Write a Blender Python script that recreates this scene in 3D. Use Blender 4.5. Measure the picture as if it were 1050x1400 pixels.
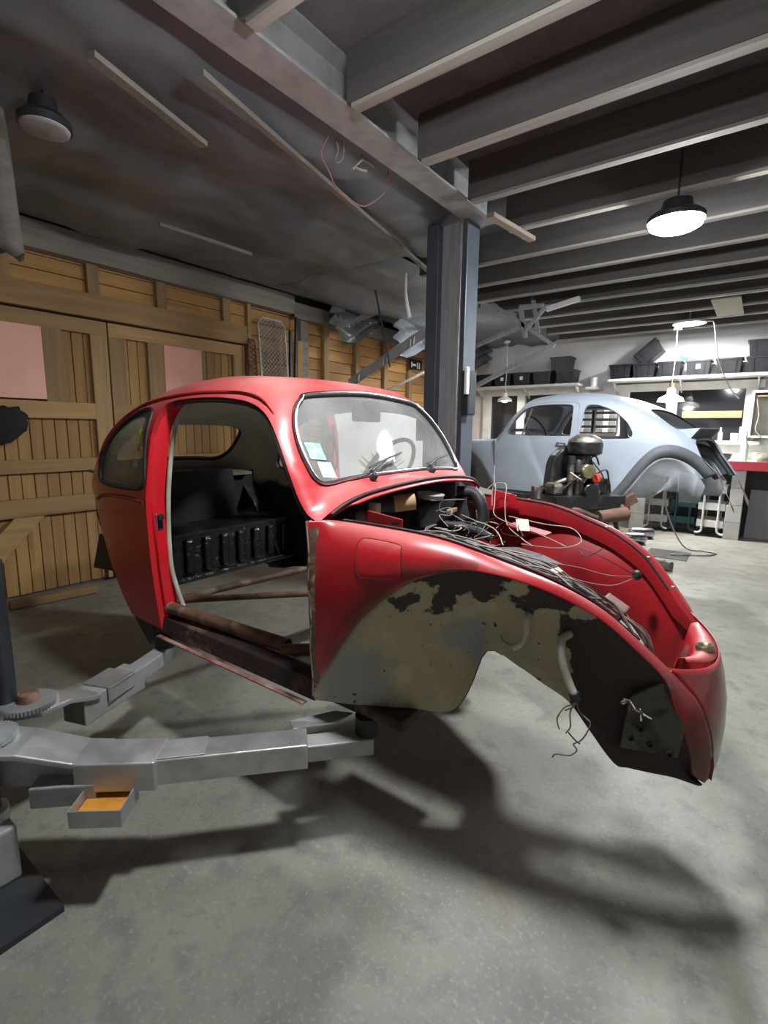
import bpy, bmesh, math, random
import numpy as np
from mathutils import Vector, Matrix, noise
from mathutils.geometry import delaunay_2d_cdt

for o in list(bpy.data.objects):
    bpy.data.objects.remove(o)
S = bpy.context.scene
C = S.collection
rnd = random.Random(7)
PI = math.pi

# ------------------------------------------------------------------ camera
cam_d = bpy.data.cameras.new('camera')
cam = bpy.data.objects.new('camera', cam_d)
C.objects.link(cam)
cam_d.sensor_fit = 'VERTICAL'
cam_d.sensor_height = 24.0
cam_d.lens = 24.0 * 690.0 / 1400.0
cam_d.clip_start = 0.02
yaw, pitch, roll = math.radians(126.6), math.radians(-9.2), math.radians(0.6)
fw = Vector((math.cos(yaw) * math.cos(pitch), math.sin(yaw) * math.cos(pitch), math.sin(pitch)))
rt = fw.cross(Vector((0, 0, 1))).normalized()
up = rt.cross(fw)
r2 = rt * math.cos(roll) + up * math.sin(roll)
u2 = up * math.cos(roll) - rt * math.sin(roll)
mw = Matrix((r2, u2, -fw)).transposed().to_4x4()
mw.translation = Vector((0.62, -1.82, 1.43))
cam.matrix_world = mw
S.camera = cam

# ------------------------------------------------------------------ world and exposure
w = bpy.data.worlds.new('world')
S.world = w
w.use_nodes = True
bg = w.node_tree.nodes['Background']
bg.inputs[0].default_value = (0.10, 0.11, 0.13, 1)
bg.inputs[1].default_value = 0.05
S.view_settings.view_transform = 'Standard'
S.view_settings.look = 'None'
S.view_settings.gamma = 1.0
S.view_settings.use_curve_mapping = False
S.view_settings.exposure = 1.2
LED_A = 240.0      # lamp above the car's windscreen
LED_B = 230.0      # round lamp between the joists
LED_C = 90.0       # lamp over the grey car
BACK = 620.0        # lamps over the workbench

# ------------------------------------------------------------------ mesh helpers
def V(*a):
    return Vector(a)

class MB:
    def __init__(s):
        s.v = []; s.f = []
    def add(s, vs, fs):
        n = len(s.v)
        s.v += [tuple(p) for p in vs]
        s.f += [tuple(i + n for i in f) for f in fs]
        return s
    def box(s, c, d, rot=None):
        c = Vector(c); hx, hy, hz = d[0] / 2, d[1] / 2, d[2] / 2
        pts = [Vector((a * hx, b * hy, e * hz)) for e in (-1, 1) for a, b in ((-1, -1), (1, -1), (1, 1), (-1, 1))]
        if rot is not None:
            pts = [rot @ p for p in pts]
        return s.add([p + c for p in pts], [(3, 2, 1, 0), (4, 5, 6, 7), (0, 1, 5, 4), (1, 2, 6, 5), (2, 3, 7, 6), (3, 0, 4, 7)])
    def box2(s, a, b):
        return s.box([(a[i] + b[i]) / 2 for i in range(3)], [abs(b[i] - a[i]) for i in range(3)])
    def bar(s, a, b, wd, ht, upv=(0, 0, 1)):
        a = Vector(a); b = Vector(b); d = (b - a)
        x = d.normalized(); u = Vector(upv)
        if abs(x.dot(u)) > 0.98: u = Vector((0, 1, 0))
        y = u.cross(x).normalized(); z = x.cross(y)
        R = Matrix((x, y, z)).transposed()
        return s.box((a + b) / 2, (d.length, wd, ht), R)
    def tube(s, pts, r, n=8, closed=False, caps=True):
        pts = [Vector(p) for p in pts]
        N = len(pts)
        rs = r if isinstance(r, (list, tuple)) else [r] * N
        tang = []
        for i in range(N):
            if closed: t = pts[(i + 1) % N] - pts[i - 1]
            else: t = pts[min(i + 1, N - 1)] - pts[max(i - 1, 0)]
            tang.append(t.normalized() if t.length > 1e-9 else Vector((1, 0, 0)))
        u = Vector((0, 0, 1))
        if abs(tang[0].dot(u)) > 0.9: u = Vector((0, 1, 0))
        nrm = (u - tang[0] * u.dot(tang[0])).normalized()
        vs = []
        for i in range(N):
            nrm = nrm - tang[i] * nrm.dot(tang[i])
            if nrm.length < 1e-6: nrm = tang[i].orthogonal()
            nrm.normalize()
            b = tang[i].cross(nrm)
            for k in range(n):
                a = 2 * PI * k / n
                vs.append(pts[i] + (nrm * math.cos(a) + b * math.sin(a)) * rs[i])
        fs = []
        M = N if closed else N - 1
        for i in range(M):
            j = (i + 1) % N
            for k in range(n):
                fs.append((i * n + k, i * n + (k + 1) % n, j * n + (k + 1) % n, j * n + k))
        if caps and not closed:
            fs.append(tuple(range(n - 1, -1, -1)))
            fs.append(tuple((N - 1) * n + k for k in range(n)))
        return s.add(vs, fs)
    def lathe(s, prof, origin=(0, 0, 0), axis=(0, 0, 1), n=24):
        ax = Vector(axis).normalized()
        q = Vector((0, 0, 1)).rotation_difference(ax).to_matrix()
        o = Vector(origin)
        vs = []
        for (r, z) in prof:
            for k in range(n):
                a = 2 * PI * k / n
                vs.append(o + q @ Vector((r * math.cos(a), r * math.sin(a), z)))
        fs = []
        for i in range(len(prof) - 1):
            for k in range(n):
                fs.append((i * n + k, i * n + (k + 1) % n, (i + 1) * n + (k + 1) % n, (i + 1) * n + k))
        if prof[0][0] > 1e-4: fs.append(tuple(range(n - 1, -1, -1)))
        if prof[-1][0] > 1e-4: fs.append(tuple((len(prof) - 1) * n + k for k in range(n)))
        return s.add(vs, fs)
    def cyl(s, a, b, r, n=16):
        return s.tube([a, b], r, n)
    def grid(s, rows, closed_u=False):
        m = len(rows[0]); vs = [p for r in rows for p in r]; fs = []
        for i in range(len(rows) - 1):
            for k in range(m if closed_u else m - 1):
                k2 = (k + 1) % m
                fs.append((i * m + k, i * m + k2, (i + 1) * m + k2, (i + 1) * m + k))
        return s.add(vs, fs)
    def prism(s, poly, vec):
        vec = Vector(vec); n = len(poly)
        p = [Vector(q) for q in poly]
        return s.add(p + [q + vec for q in p], [tuple(range(n - 1, -1, -1)), tuple(range(n, 2 * n))] + [(i, (i + 1) % n, (i + 1) % n + n, i + n) for i in range(n)])
    def build(s, name, m, parent=None, smooth=None, bevel=0, solid=None, fix=True, loc=None):
        me = bpy.data.meshes.new(name)
        me.from_pydata(s.v, [], s.f)
        if fix:
            b = bmesh.new(); b.from_mesh(me)
            bmesh.ops.remove_doubles(b, verts=b.verts, dist=1e-5)
            bmesh.ops.recalc_face_normals(b, faces=b.faces)
            b.to_mesh(me); b.free()
        ms = m if isinstance(m, (list, tuple)) else [m]
        for q in ms: me.materials.append(q)
        o = bpy.data.objects.new(name, me)
        C.objects.link(o)
        if loc is not None: o.location = loc
        if parent is not None: o.parent = parent
        if smooth:
            me.polygons.foreach_set('use_smooth', [True] * len(me.polygons))
            me.set_sharp_from_angle(angle=math.radians(smooth))
        if bevel:
            md = o.modifiers.new('bevel', 'BEVEL'); md.width = bevel; md.segments = 2; md.limit_method = 'ANGLE'
            md.angle_limit = math.radians(40)
        if solid:
            md = o.modifiers.new('solid', 'SOLIDIFY'); md.thickness = abs(solid); md.offset = -1 if solid > 0 else 1
            if len(ms) > 1: md.material_offset = 1; md.material_offset_rim = 0
        return o

def thing(name, label, cat, loc=(0, 0, 0), rz=0, group=None):
    o = bpy.data.objects.new(name, None); C.objects.link(o)
    o.empty_display_size = 0.1
    o.location = loc; o.rotation_euler = (0, 0, rz)
    return tag(o, label, cat, group)
def tag(o, label, cat, group=None):
    o['label'] = label; o['category'] = cat
    if group: o['group'] = group
    return o
def struct(o):
    o['kind'] = 'structure'; return o
def dup(root, loc, rz=None, label=None, group=None):
    r = root.copy(); C.objects.link(r); r.location = loc
    if rz is not None: r.rotation_euler = (0, 0, rz)
    if label: r['label'] = label
    if group: r['group'] = group
    for ch in list(root.children):
        c = ch.copy(); C.objects.link(c); c.parent = r
        for g in ch.children:
            d = g.copy(); C.objects.link(d); d.parent = c
    return r
def catmull(pts, n=6, closed=False):
    p = [Vector(q) for q in pts]; N = len(p); out = []
    for i in range(N if closed else N - 1):
        if closed: a, b, c, d = p[i - 1], p[i], p[(i + 1) % N], p[(i + 2) % N]
        else: a, b, c, d = p[max(i - 1, 0)], p[i], p[i + 1], p[min(i + 2, N - 1)]
        for k in range(n):
            t = k / n
            out.append(0.5 * ((2 * b) + (c - a) * t + (2 * a - 5 * b + 4 * c - d) * t * t + (3 * b - a - 3 * c + d) * t ** 3))
    if not closed: out.append(p[-1])
    return out

# ------------------------------------------------------------------ materials
def mat(name, c1, rough=0.5, metal=0.0, c2=None, scale=8.0, thr=(0.4, 0.65), bump=0.0, bscale=40.0,
        dust=None, dust_amt=0.0, stretch=(1, 1, 1), rough2=None, c3=None, scale3=3.0, thr3=(0.55, 0.62), coat=0.0, spec=0.5):
    m = bpy.data.materials.new(name); m.use_nodes = True
    nt = m.node_tree; N = nt.nodes; L = nt.links
    b = N['Principled BSDF']
    b.inputs['Roughness'].default_value = rough; b.inputs['Metallic'].default_value = metal
    b.inputs['Specular IOR Level'].default_value = spec
    if coat: b.inputs['Coat Weight'].default_value = coat; b.inputs['Coat Roughness'].default_value = 0.08
    tc = N.new('ShaderNodeTexCoord'); mp = N.new('ShaderNodeMapping')
    mp.inputs['Scale'].default_value = stretch
    L.new(tc.outputs['Object'], mp.inputs['Vector'])
    def noise_ramp(sc, th, det=5.0):
        n = N.new('ShaderNodeTexNoise'); n.inputs['Scale'].default_value = sc; n.inputs['Detail'].default_value = det
        L.new(mp.outputs[0], n.inputs['Vector'])
        r = N.new('ShaderNodeMapRange'); r.inputs[1].default_value = th[0]; r.inputs[2].default_value = th[1]
        L.new(n.outputs['Fac'], r.inputs[0]); return r.outputs[0]
    def mix(fac, a, c):
        x = N.new('ShaderNodeMix'); x.data_type = 'RGBA'
        if isinstance(fac, float): x.inputs[0].default_value = fac
        else: L.new(fac, x.inputs[0])
        for i, q in ((6, a), (7, c)):
            if isinstance(q, tuple): x.inputs[i].default_value = (*q, 1)
            else: L.new(q, x.inputs[i])
        return x.outputs[2]
    col = c1
    if c2: col = mix(noise_ramp(scale, thr), col, c2)
    if c3: col = mix(noise_ramp(scale3, thr3), col, c3)
    if dust:
        ge = N.new('ShaderNodeNewGeometry'); sp = N.new('ShaderNodeSeparateXYZ'); L.new(ge.outputs['Normal'], sp.inputs[0])
        r = N.new('ShaderNodeMapRange'); r.inputs[1].default_value = 0.35; r.inputs[2].default_value = 1.0
        r.inputs[4].default_value = dust_amt; L.new(sp.outputs['Z'], r.inputs[0])
        q = N.new('ShaderNodeMath'); q.operation = 'MULTIPLY'; L.new(r.outputs[0], q.inputs[0]); L.new(noise_ramp(4.0, (0.2, 0.7)), q.inputs[1])
        col = mix(q.outputs[0], col, dust)
        rr = N.new('ShaderNodeMapRange'); rr.inputs[3].default_value = rough; rr.inputs[4].default_value = 0.8
        L.new(q.outputs[0], rr.inputs[0]); L.new(rr.outputs[0], b.inputs['Roughness'])
    elif rough2 is not None:
        rr = N.new('ShaderNodeMapRange'); rr.inputs[3].default_value = rough; rr.inputs[4].default_value = rough2
        L.new(noise_ramp(scale * 1.7, (0.35, 0.65)), rr.inputs[0]); L.new(rr.outputs[0], b.inputs['Roughness'])
    if isinstance(col, tuple): b.inputs['Base Color'].default_value = (*col, 1)
    else: L.new(col, b.inputs['Base Color'])
    if bump:
        n = N.new('ShaderNodeTexNoise'); n.inputs['Scale'].default_value = bscale; n.inputs['Detail'].default_value = 6
        L.new(mp.outputs[0], n.inputs['Vector'])
        bp = N.new('ShaderNodeBump'); bp.inputs['Strength'].default_value = bump; bp.inputs['Distance'].default_value = 0.02
        L.new(n.outputs['Fac'], bp.inputs['Height']); L.new(bp.outputs[0], b.inputs['Normal'])
    return m
def glass(name, tint, alpha, rough=0.03, dirt=(0.5, 0.5, 0.47), dirt_glare_amt=0.25):
    """dusty pane: clear where clean, a film of dust over it, with pale glare in it on the windscreen"""
    m = bpy.data.materials.new(name); m.use_nodes = True
    nt = m.node_tree; N = nt.nodes; L = nt.links
    for n in list(N):
        if n.type != 'OUTPUT_MATERIAL': N.remove(n)
    out = [n for n in N if n.type == 'OUTPUT_MATERIAL'][0]
    tr = N.new('ShaderNodeBsdfTransparent'); tr.inputs[0].default_value = (*tint, 1)
    gl = N.new('ShaderNodeBsdfGlossy'); gl.inputs['Roughness'].default_value = rough
    fr = N.new('ShaderNodeFresnel'); fr.inputs[0].default_value = 1.5
    mx = N.new('ShaderNodeMixShader'); L.new(fr.outputs[0], mx.inputs[0]); L.new(tr.outputs[0], mx.inputs[1]); L.new(gl.outputs[0], mx.inputs[2])
    df = N.new('ShaderNodeBsdfDiffuse'); df.inputs[0].default_value = (*dirt, 1)
    no = N.new('ShaderNodeTexNoise'); no.inputs['Scale'].default_value = 3.5; no.inputs['Detail'].default_value = 5
    tc = N.new('ShaderNodeTexCoord'); L.new(tc.outputs['Object'], no.inputs['Vector'])
    mr = N.new('ShaderNodeMapRange'); mr.inputs[1].default_value = 0.3; mr.inputs[2].default_value = 0.75
    mr.inputs[3].default_value = dirt_glare_amt * 0.5; mr.inputs[4].default_value = dirt_glare_amt
    L.new(no.outputs['Fac'], mr.inputs[0])
    m2 = N.new('ShaderNodeMixShader'); L.new(mr.outputs[0], m2.inputs[0]); L.new(mx.outputs[0], m2.inputs[1]); L.new(df.outputs[0], m2.inputs[2])
    L.new(m2.outputs[0], out.inputs[0])
    return m
def emit(name, col, st):
    m = bpy.data.materials.new(name); m.use_nodes = True
    b = m.node_tree.nodes['Principled BSDF']
    b.inputs['Base Color'].default_value = (0.9, 0.9, 0.9, 1)
    b.inputs['Emission Color'].default_value = (*col, 1); b.inputs['Emission Strength'].default_value = st
    return m

RED = (0.50, 0.012, 0.020)
M = {}
M['red'] = mat('red_paint', RED, 0.26, c2=(0.50, 0.014, 0.022), scale=5, dust=(0.66, 0.38, 0.33), dust_amt=0.6, coat=0.25)
M['red_dull'] = mat('red_paint_dull', (0.40, 0.014, 0.02), 0.42, c2=(0.28, 0.014, 0.018), scale=4, dust=(0.40, 0.20, 0.17), dust_amt=0.4)
M['red_dirty'] = mat('red_paint_dirty', (0.27, 0.016, 0.02), 0.5, c2=(0.10, 0.02, 0.018), scale=9, thr=(0.42, 0.7), bump=0.2, bscale=60)
M['red_jamb'] = mat('red_jamb', (0.62, 0.012, 0.02), 0.3, coat=0.2)
M['khaki'] = None
M['lining'] = None
M['black_rubber'] = mat('black_rubber', (0.018, 0.017, 0.017), 0.55, bump=0.1)
M['black_paint'] = mat('black_paint', (0.012, 0.012, 0.013), 0.35, c2=(0.05, 0.05, 0.05), scale=9, thr=(0.55, 0.75), bump=0.25, bscale=30)
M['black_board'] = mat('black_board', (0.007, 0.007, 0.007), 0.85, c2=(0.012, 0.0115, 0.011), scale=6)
M['rust'] = mat('rusty_steel', (0.16, 0.075, 0.038), 0.75, c2=(0.07, 0.04, 0.028), scale=14, c3=(0.25, 0.16, 0.11), scale3=6, bump=0.2)
M['dark_rust'] = mat('dark_rust', (0.05, 0.024, 0.02), 0.75, c2=(0.02, 0.015, 0.014), scale=14, c3=(0.13, 0.07, 0.045), scale3=9, bump=0.3)
M['chrome'] = mat('chrome', (0.62, 0.61, 0.66), 0.22, 1.0, c2=(0.40, 0.38, 0.42), scale=20)
M['steel'] = mat('galvanised_steel', (0.62, 0.63, 0.63), 0.38, 0.75, c2=(0.48, 0.49, 0.49), scale=7, rough2=0.55, bump=0.05)
M['steel_grey'] = mat('grey_painted_steel', (0.40, 0.40, 0.385), 0.5, 0.25, c2=(0.31, 0.31, 0.30), scale=9, bump=0.08)
M['dark_steel'] = mat('dark_steel', (0.03, 0.035, 0.04), 0.42, 0.3, c2=(0.05, 0.055, 0.06), scale=6, bump=0.05)
M['post_dark'] = mat('post_blue_grey', (0.055, 0.066, 0.082), 0.45, 0.1, c2=(0.08, 0.092, 0.11), scale=3, bump=0.05)
M['post_light'] = mat('post_grey', (0.34, 0.355, 0.37), 0.42, 0.2, c2=(0.25, 0.26, 0.275), scale=5, stretch=(6, 6, 0.6))
M['white_seal'] = mat('cream_rubber', (0.55, 0.50, 0.40), 0.6, c2=(0.40, 0.35, 0.27), scale=12)
M['hose'] = mat('grey_hose', (0.38, 0.36, 0.32), 0.6, c2=(0.25, 0.23, 0.2), scale=15)
M['tan'] = mat('tan_tape', (0.42, 0.28, 0.14), 0.7)
M['wire_grey'] = mat('wire_grey', (0.24, 0.20, 0.18), 0.6)
M['wire_black'] = mat('wire_black', (0.03, 0.026, 0.024), 0.5)
M['wire_white'] = mat('wire_white', (0.42, 0.37, 0.30), 0.6)
M['wire_yellow'] = mat('wire_yellow', (0.50, 0.30, 0.10), 0.6)
M['wire_pink'] = mat('wire_pink', (0.35, 0.16, 0.13), 0.6)
M['white'] = mat('white_plastic', (0.72, 0.71, 0.68), 0.5)
M['paper'] = mat('paper_sticker', (0.50, 0.53, 0.54), 0.7, c2=(0.35, 0.45, 0.5), scale=60, thr=(0.5, 0.6))
M['paper_blue'] = mat('blue_sticker', (0.22, 0.50, 0.58), 0.7, c2=(0.65, 0.72, 0.72), scale=50, thr=(0.5, 0.62))
M['sticker_yellow'] = mat('yellow_sticker', (0.52, 0.48, 0.05), 0.7, c2=(0.25, 0.25, 0.06), scale=60, thr=(0.55, 0.62))
M['sticker_green'] = mat('green_sticker', (0.22, 0.34, 0.24), 0.7, c2=(0.4, 0.42, 0.36), scale=60, thr=(0.5, 0.62))
M['sticker_orange'] = mat('orange_sticker', (0.38, 0.14, 0.06), 0.7)
M['ws_glass'] = glass('windscreen_glass', (0.86, 0.88, 0.86), 0.3, dirt=(0.55, 0.55, 0.52), dirt_glare_amt=0.36)  # film holds dust and the pale reflected glare put into its colour
M['q_glass'] = glass('quarter_glass', (0.6, 0.62, 0.56), 0.4, dirt=(0.40, 0.37, 0.28), dirt_glare_amt=0.85)
M['win_glass'] = mat('dark_window_glass', (0.02, 0.02, 0.024), 0.06, spec=0.7)

def khaki_mat(name, front):
    """wheel-arch sheet: old khaki-grey primer with patches of dark underseal; underseal takes over towards the nose"""
    m = mat(name, (0.45, 0.39, 0.24), 0.7, c2=(0.33, 0.32, 0.28), scale=3.2, thr=(0.56, 0.62), c3=(0.53, 0.465, 0.29), scale3=4.5, thr3=(0.55, 0.6), bump=0.15, bscale=70)
    nt = m.node_tree; N = nt.nodes; L = nt.links
    b = N['Principled BSDF']; src = b.inputs['Base Color'].links[0].from_socket
    tc = N.new('ShaderNodeTexCoord'); sp = N.new('ShaderNodeSeparateXYZ'); L.new(tc.outputs['Object'], sp.inputs[0])
    n = N.new('ShaderNodeTexNoise'); n.inputs['Scale'].default_value = 7; n.inputs['Detail'].default_value = 6; L.new(tc.outputs['Object'], n.inputs['Vector'])
    # patches of tar: depends on where on the panel it was brushed
    def ma(op, a, c=None):
        q = N.new('ShaderNodeMath'); q.operation = op
        for i, z in enumerate((a, c)):
            if z is None: continue
            if isinstance(z, (int, float)): q.inputs[i].default_value = z
            else: L.new(z, q.inputs[i])
        return q.outputs[0]
    g = ma('MAXIMUM', ma('MULTIPLY', ma('SUBTRACT', sp.outputs['X'], 0.19), 2.6), ma('MULTIPLY', ma('SUBTRACT', sp.outputs['Z'], 0.765), 4.0))
    g = ma('ADD', g, ma('MULTIPLY', ma('SUBTRACT', n.outputs['Fac'], 0.5), 2.2))
    r = N.new('ShaderNodeMapRange'); r.inputs[1].default_value = 0.02; r.inputs[2].default_value = 0.07; L.new(g, r.inputs[0])
    x = N.new('ShaderNodeMix'); x.data_type = 'RGBA'; L.new(r.outputs[0], x.inputs[0]); L.new(src, x.inputs[6]); x.inputs[7].default_value = (0.045, 0.033, 0.028, 1)
    # rust spots
    n2 = N.new('ShaderNodeTexNoise'); n2.inputs['Scale'].default_value = 38; n2.inputs['Detail'].default_value = 2; L.new(tc.outputs['Object'], n2.inputs['Vector'])
    r2_ = N.new('ShaderNodeMapRange'); r2_.inputs[1].default_value = 0.70; r2_.inputs[2].default_value = 0.75; L.new(n2.outputs['Fac'], r2_.inputs[0])
    x2 = N.new('ShaderNodeMix'); x2.data_type = 'RGBA'; L.new(r2_.outputs[0], x2.inputs[0]); L.new(x.outputs[2], x2.inputs[6]); x2.inputs[7].default_value = (0.025, 0.016, 0.012, 1)
    L.new(x2.outputs[2], b.inputs['Base Color'])
    return m
M['khaki'] = khaki_mat('khaki_primer_with_underseal', 0)
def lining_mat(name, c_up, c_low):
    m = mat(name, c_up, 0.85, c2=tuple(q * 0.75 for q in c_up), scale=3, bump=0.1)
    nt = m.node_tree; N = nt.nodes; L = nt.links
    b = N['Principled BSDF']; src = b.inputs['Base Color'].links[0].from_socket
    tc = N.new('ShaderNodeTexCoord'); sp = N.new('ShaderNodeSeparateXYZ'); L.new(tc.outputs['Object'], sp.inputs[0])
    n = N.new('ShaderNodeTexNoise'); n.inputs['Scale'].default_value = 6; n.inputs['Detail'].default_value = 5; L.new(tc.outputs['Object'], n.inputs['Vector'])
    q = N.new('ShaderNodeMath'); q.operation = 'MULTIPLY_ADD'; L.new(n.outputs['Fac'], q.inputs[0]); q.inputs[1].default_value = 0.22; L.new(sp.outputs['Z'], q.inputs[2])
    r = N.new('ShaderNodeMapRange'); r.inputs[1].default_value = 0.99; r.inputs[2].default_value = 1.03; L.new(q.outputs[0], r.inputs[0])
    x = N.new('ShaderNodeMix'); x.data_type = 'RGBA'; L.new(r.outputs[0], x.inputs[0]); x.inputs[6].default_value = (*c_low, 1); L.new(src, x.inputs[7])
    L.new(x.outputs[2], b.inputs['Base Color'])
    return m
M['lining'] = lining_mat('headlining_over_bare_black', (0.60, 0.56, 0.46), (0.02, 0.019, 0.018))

M['bare_edge'] = mat('bare_metal_edge', (0.17, 0.12, 0.075), 0.7, c2=(0.08, 0.045, 0.03), scale=18, c3=(0.33, 0.27, 0.18), scale3=22, bump=0.2)
M['sealant'] = mat('cream_sealant', (0.42, 0.34, 0.23), 0.7, c2=(0.16, 0.09, 0.06), scale=30, thr=(0.5, 0.6))
M['old_paint'] = mat('old_grey_paint', (0.22, 0.21, 0.16), 0.7, c2=(0.08, 0.05, 0.035), scale=10, thr=(0.5, 0.6))
M['edge_glint'] = mat('red_edge_glint', (0.45, 0.25, 0.2), 0.6, c2=(0.2, 0.08, 0.06), scale=12)  # pale tone paints the reflection along the sill's lower edge
M['khaki_dark'] = mat('greasy_khaki_metal', (0.10, 0.095, 0.07), 0.55, c2=(0.025, 0.02, 0.018), scale=11, thr=(0.5, 0.6), bump=0.3)
M['paper_cream'] = mat('cream_card', (0.58, 0.50, 0.40), 0.8)
M['old_pink'] = mat('faded_red_box', (0.24, 0.10, 0.09), 0.7, c2=(0.14, 0.07, 0.06), scale=14)
M['black_gloss'] = mat('black_gloss_paint', (0.010, 0.010, 0.011), 0.22, c2=(0.09, 0.09, 0.09), scale=25, thr=(0.62, 0.7), bump=0.3, bscale=25)
M['olive'] = mat('dusty_olive_board', (0.22, 0.21, 0.15), 0.85, c2=(0.15, 0.14, 0.10), scale=5)

def wood(name, c1, c2, axis='Z', rough=0.75):
    st = {'X': (0.6, 9, 9), 'Y': (9, 0.6, 9), 'Z': (9, 9, 0.6)}[axis]
    m = mat(name, c1, rough, c2=c2, scale=2.2, thr=(0.3, 0.7), stretch=st, bump=0.12, bscale=12, c3=tuple(q * 0.55 for q in c1), scale3=0.9, thr3=(0.62, 0.72))
    nt = m.node_tree; N = nt.nodes; L = nt.links; b = N['Principled BSDF']
    src = b.inputs['Base Color'].links[0].from_socket
    oi = N.new('ShaderNodeObjectInfo'); r = N.new('ShaderNodeMapRange'); r.inputs[3].default_value = 0.78; r.inputs[4].default_value = 1.18
    L.new(oi.outputs['Random'], r.inputs[0])
    h = N.new('ShaderNodeHueSaturation'); L.new(r.outputs[0], h.inputs['Value']); L.new(src, h.inputs['Color']); L.new(h.outputs[0], b.inputs['Base Color'])
    # shift the grain from board to board
    mp = [n for n in N if n.type == 'MAPPING'][0]; cx = N.new('ShaderNodeCombineXYZ'); mu = N.new('ShaderNodeMath'); mu.operation = 'MULTIPLY'; mu.inputs[1].default_value = 37.0
    L.new(oi.outputs['Random'], mu.inputs[0])
    for i in range(3): L.new(mu.outputs[0], cx.inputs[i])
    L.new(cx.outputs[0], mp.inputs['Location'])
    return m
M['plank'] = wood('pine_plank_upright', (0.47, 0.265, 0.095), (0.34, 0.185, 0.065), 'Z')
M['plank_h'] = wood('pine_board_level', (0.54, 0.29, 0.10), (0.42, 0.22, 0.075), 'Y')
M['stile'] = wood('pine_stile', (0.40, 0.255, 0.115), (0.28, 0.175, 0.075), 'Z')
M['rail'] = wood('pine_rail', (0.45, 0.275, 0.115), (0.33, 0.195, 0.08), 'Y')
M['grey_beam'] = wood('weathered_beam', (0.27, 0.245, 0.205), (0.18, 0.165, 0.14), 'Y', 0.85)
M['joist'] = wood('dark_joist', (0.10, 0.092, 0.085), (0.065, 0.06, 0.055), 'X', 0.85)
M['deck'] = mat('dark_deck', (0.13, 0.13, 0.132), 0.9, c2=(0.09, 0.09, 0.092), scale=5)
M['batten'] = wood('pale_batten', (0.33, 0.27, 0.20), (0.25, 0.20, 0.15), 'Y')
M['foil'] = mat('black_plastic_foil', (0.125, 0.135, 0.15), 0.35, c2=(0.19, 0.20, 0.215), scale=1.6, thr=(0.4, 0.65), bump=0.25, bscale=3, rough2=0.55)
M['pink_board'] = mat('pink_foam_board', (0.90, 0.45, 0.34), 0.5, c2=(0.84, 0.40, 0.30), scale=3)
M['plaster'] = mat('white_plaster', (0.74, 0.73, 0.71), 0.85, c2=(0.66, 0.65, 0.63), scale=2.5, bump=0.06)
M['white_paint'] = mat('white_painted_wood', (0.62, 0.61, 0.58), 0.55, c2=(0.52, 0.51, 0.48), scale=5)
M['bin'] = mat('black_bin_plastic', (0.009, 0.0095, 0.011), 0.4, c2=(0.016, 0.017, 0.019), scale=9)
M['floor'] = mat('concrete_floor', (0.195, 0.19, 0.157), 0.5, c2=(0.255, 0.248, 0.205), scale=2.2, thr=(0.35, 0.62), c3=(0.155, 0.15, 0.132), scale3=9.0, thr3=(0.50, 0.72), bump=0.10, bscale=90, rough2=0.7)
def floor_wear(m):
    nt = m.node_tree; N = nt.nodes; L = nt.links; b = N['Principled BSDF']
    tc = N.new('ShaderNodeTexCoord')
    def layer(src, sc, lo, hi, col, det=8.0, dist=0.0):
        n = N.new('ShaderNodeTexNoise'); n.inputs['Scale'].default_value = sc; n.inputs['Detail'].default_value = det; n.inputs['Distortion'].default_value = dist
        L.new(tc.outputs['Object'], n.inputs['Vector'])
        r = N.new('ShaderNodeMapRange'); r.inputs[1].default_value = lo; r.inputs[2].default_value = hi; L.new(n.outputs['Fac'], r.inputs[0])
        x = N.new('ShaderNodeMix'); x.data_type = 'RGBA'; L.new(r.outputs[0], x.inputs[0]); L.new(src, x.inputs[6]); x.inputs[7].default_value = (*col, 1)
        return x.outputs[2]
    s = b.inputs['Base Color'].links[0].from_socket
    s = layer(s, 1.1, 0.62, 0.80, (0.36, 0.29, 0.17))
    s = layer(s, 26.0, 0.56, 0.78, (0.17, 0.165, 0.15), 10.0)
    s = layer(s, 0.8, 0.60, 0.72, (0.16, 0.155, 0.145), 6.0, 0.6)
    s = layer(s, 70.0, 0.55, 0.80, (0.30, 0.29, 0.25), 3.0)
    L.new(s, b.inputs['Base Color'])
floor_wear(M['floor'])
M['red_edge'] = mat('red_edge', (0.42, 0.03, 0.045), 0.5)
M['block'] = mat('white_block', (0.50, 0.49, 0.47), 0.85, c2=(0.42, 0.41, 0.39), scale=8)
M['grey_panel'] = mat('grey_panel', (0.16, 0.165, 0.17), 0.6)
M['grey_paint'] = mat('pale_blue_grey_primer', (0.40, 0.44, 0.49), 0.5, c2=(0.35, 0.39, 0.44), scale=3, thr=(0.4, 0.6))
M['grey_dark'] = mat('dark_grey_sealer', (0.10, 0.105, 0.115), 0.65, c2=(0.13, 0.135, 0.145), scale=4)
M['grey_sheet'] = mat('pale_inner_wing', (0.36, 0.38, 0.41), 0.6, c2=(0.26, 0.27, 0.29), scale=5, thr=(0.45, 0.65), c3=(0.22, 0.17, 0.12), scale3=4, thr3=(0.64, 0.7))
M['teal'] = mat('teal_plastic', (0.02, 0.09, 0.11), 0.45)
M['orange'] = mat('orange_rubber', (0.72, 0.30, 0.03), 0.6, c2=(0.55, 0.22, 0.03), scale=12)
M['tan_wood'] = wood('tan_shelf', (0.45, 0.30, 0.15), (0.37, 0.24, 0.12), 'X')
M['alu'] = mat('aluminium', (0.66, 0.66, 0.65), 0.36, 0.75, c2=(0.52, 0.52, 0.51), scale=12, bump=0.1)
M['cast'] = mat('oily_cast_alloy', (0.25, 0.23, 0.19), 0.45, 0.7, c2=(0.10, 0.09, 0.075), scale=14)
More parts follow.
